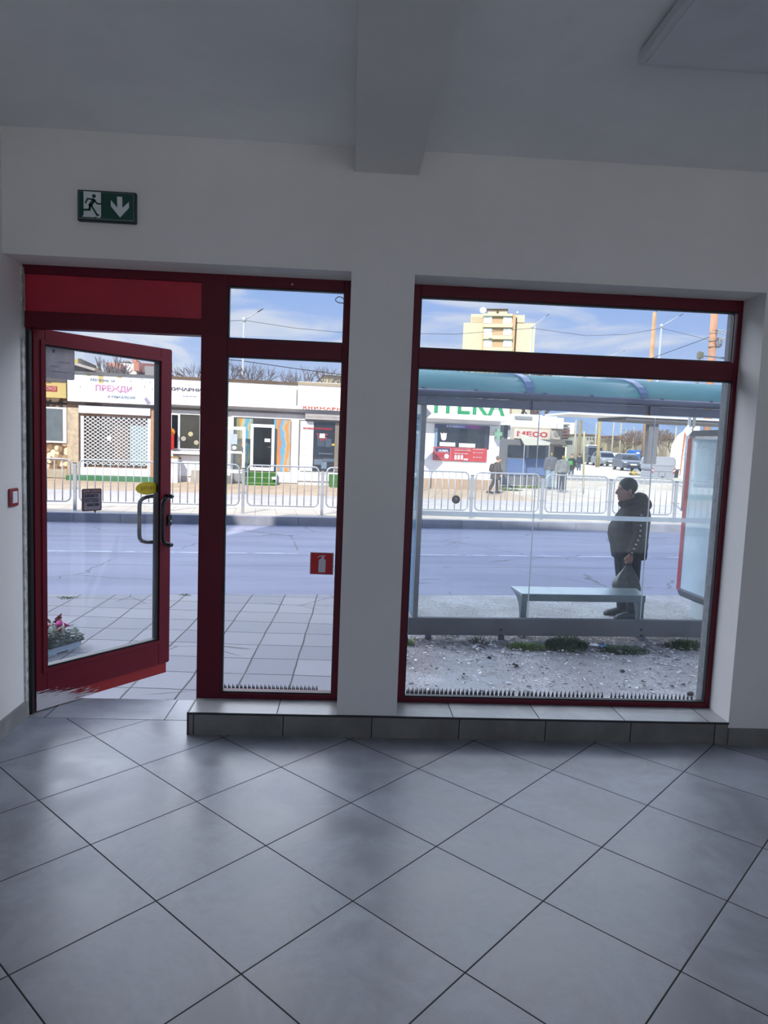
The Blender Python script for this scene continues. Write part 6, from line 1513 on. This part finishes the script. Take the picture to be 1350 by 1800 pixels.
for j, (x0, y0, x1, y1, v, c) in enumerate(((1030, 765, 1052, 792, 140, (.82, .80, .76)), (1052, 768, 1066, 792, 150, (.80, .74, .60)), (1080, 768, 1098, 792, 160, (.84, .76, .60)), (1098, 772, 1112, 792, 150, (.78, .70, .56)), (1174, 772, 1184, 790, 150, (.86, .80, .72)), (1151, 778, 1158, 790, 150, (.84, .80, .70)))):
    r = block('distant_house', ('pale wide house at the foot of the hills left of the yellowish pole', 'sandy house behind the yellowish pole', 'ochre house between the distant poles', 'tan house left of the bare trees', 'pink white house right of the bare trees', 'small cream house on the green slope')[j], [(x0, y0, x1, y1, v, 9, mat('far_house%d' % j, c, .9), 'wall'), (x0-.6, y0-2.2, x1+.6, y0+.3, v-.4, 10, mat('far_roof', (.66, .46, .36), .9), 'roof')] + [(x0+2+5*i, y0+4, x0+4.2+5*i, y0+8, v-.1, .2, mat('far_pane', (.42, .42, .42), .4), 'window') for i in range(max(1, int((x1-x0-2)/5)))])
block('cream_house', 'cream house edge over the bookshop roof', [(570, 660, 612, 700, 75, 10, mat('far_cream', (.84, .80, .66), .9), 'wall'), (568, 658.5, 614, 661.5, 74.6, 11, mat('far_roof_grey', (.66, .64, .58), .9), 'roof')])
# ================================================================== bare trees
def treeproto(seed, name, col, H=7., spread=.62, depth=5, wob=.25, tw=.011):
    R_ = random.Random(seed); tr_ = MB(); br_ = MB()
    def grow(p, d, L, r, dep):
        q = p + d*L; mb_ = tr_ if dep >= depth-1 else br_
        mid = p.lerp(q, .5) + Vector((R_.uniform(-1, 1), R_.uniform(-1, 1), R_.uniform(-.5, .5)))*L*.06
        mb_.tube([p, mid, q], [r, r*.82, r*.66], 6 if dep >= depth-1 else 4, cap=False)
        if dep == 0: return
        n = 3 if dep > 1 else 4
        for i in range(n):
            a = R_.uniform(0, 2*PI) + 2*PI*i/n; ax = d.orthogonal().normalized(); ax = Matrix.Rotation(a, 3, d) @ ax
            nd = (d + ax*R_.uniform(spread*.6, spread*1.3)).normalized(); nd.z += wob*.25; nd.normalize()
            grow(p.lerp(q, R_.uniform(.72, 1.)), nd, L*R_.uniform(.62, .80), max(tw, r*.58), dep-1)
    grow(Vector((0, 0, -.1)), Vector((R_.uniform(-.06, .06), 0, 1)).normalized(), H*.30, H*.022, depth)
    m_ = mat('bark_%s' % name, col, .95, var=.2, scale=3)
    root = thing('bare_tree', '', 'tree'); tr_.build('trunk', m_, root, W0, True); br_.build('branches', m_, root, W0)
    return root
used = {}
def tree(proto, label, px, top, v, fam, squash=1.):
    t = ST.at(px, top, v); h = t.z - gz(v); k = h/proto['H']
    M = ST.M @ Matrix.Translation((t.x, v, gz(v))) @ Matrix.Rotation(px*1.7, 4, 'Z') @ Matrix.Diagonal((k*squash, k*squash, k, 1))
    if not used.get(proto.name):
        used[proto.name] = 1; proto.matrix_world = M; PM[proto.as_pointer()] = M.copy(); proto['label'] = label; proto['group'] = fam; return proto
    r = dup(proto, M, label); return r
def height(p):
    return max((v.co.z for c in p.children for v in c.data.vertices))
TA_ = treeproto(3, 'grey', (.42, .38, .37)); TA_['H'] = height(TA_)
TB_ = treeproto(8, 'brown', (.50, .40, .34), spread=.55, tw=.02); TB_['H'] = height(TB_)
TC_ = treeproto(12, 'pale', (.62, .52, .44), spread=.7, depth=6, tw=.02); TC_['H'] = height(TC_)
TD_ = treeproto(21, 'thin', (.46, .42, .42), spread=.28, depth=4, tw=.012); TD_['H'] = height(TD_)
g_ = 'bare trees behind the shops'
tree(TA_, 'bare grey tree behind the white street lamp', 446, 636, 40, g_, .7); tree(TA_, 'bare tree at the left edge of the narrow window', 404, 633, 47, g_, .7)
tree(TA_, 'bare tree above the joint of the white fascias', 516, 647, 44, g_, .55); tree(TA_, 'bare tree above the bookshop fascia', 556, 641, 50, g_, .75)
tree(TA_, 'bare tree beside the door post over the key shop', 362, 636, 38, g_, .8); tree(TA_, 'bare tree over the right end of the bookshop', 612, 655, 52, g_, .6)
tree(TD_, 'slender bare tree left of the salmon house', 180, 622, 48, g_); tree(TD_, 'slim bare tree above the yarn shop sign', 165, 630, 50, g_); tree(TD_, 'short bare tree next to the yellow house', 148, 638, 50, g_); tree(TD_, 'slender bare tree against the salmon balcony', 190, 628, 52, g_)
g_ = 'bare crowns over the shelter roof'
tree(TB_, 'brown bare crown at the left over the shelter roof', 780, 645, 70, g_); tree(TB_, 'brown bare crown in front of the tower block, left', 828, 646, 75, g_, 1.3); tree(TB_, 'brown bare crown under the tower balconies', 868, 645, 72, g_, 1.3); tree(TB_, 'brown bare crown right of the tower block', 915, 648, 70, g_, 1.2); tree(TB_, 'low bare crown right of the lamp foot', 962, 654, 70, g_, 1.2)
g_ = 'bare trees at the green slope'
tree(TC_, 'pale pinkish bare tree seen under the canopy', 1168, 752, 110, g_, 1.1); tree(TC_, 'pale bare tree left of the grey canopy column', 1124, 754, 100, g_); tree(TC_, 'bare tree behind the tan house', 1104, 766, 140, g_, 1.2); tree(TB_, 'bare tree right beside the canopy column', 1157, 760, 120, g_); tree(TB_, 'dark shrubby tree behind the silver estate', 1070, 772, 130, g_, 1.3); tree(TC_, 'brown crown between the yellowish pole and the distant poles', 1064, 766, 125, g_, 1.2); tree(TB_, 'brown bush like tree above the roof of the hatchback', 1096, 768, 122, g_, 1.4); tree(TC_, 'bare tree near the white banner', 1183, 760, 125, g_)
# ---- grass growing on the ground by the pharmacy corner
GR = mat('far_grass', (.48, .60, .22), .9, var=.3, scale=6)
for px, py, rad, lb in ((905, 858, 1.2, 'strip of grass before the kiosk left of the dummies'), (880, 862, .9, 'grass patch at the corner of the pharmacy'), (940, 858, .9, 'grass before the blue kiosk panels')):
    q = ST.M @ ST.ground(px, py, -.2); weeds(q.x, q.y, -.2, rad, .16, 260, px, lb, GR, 'grass by the pharmacy corner', .35, .03)
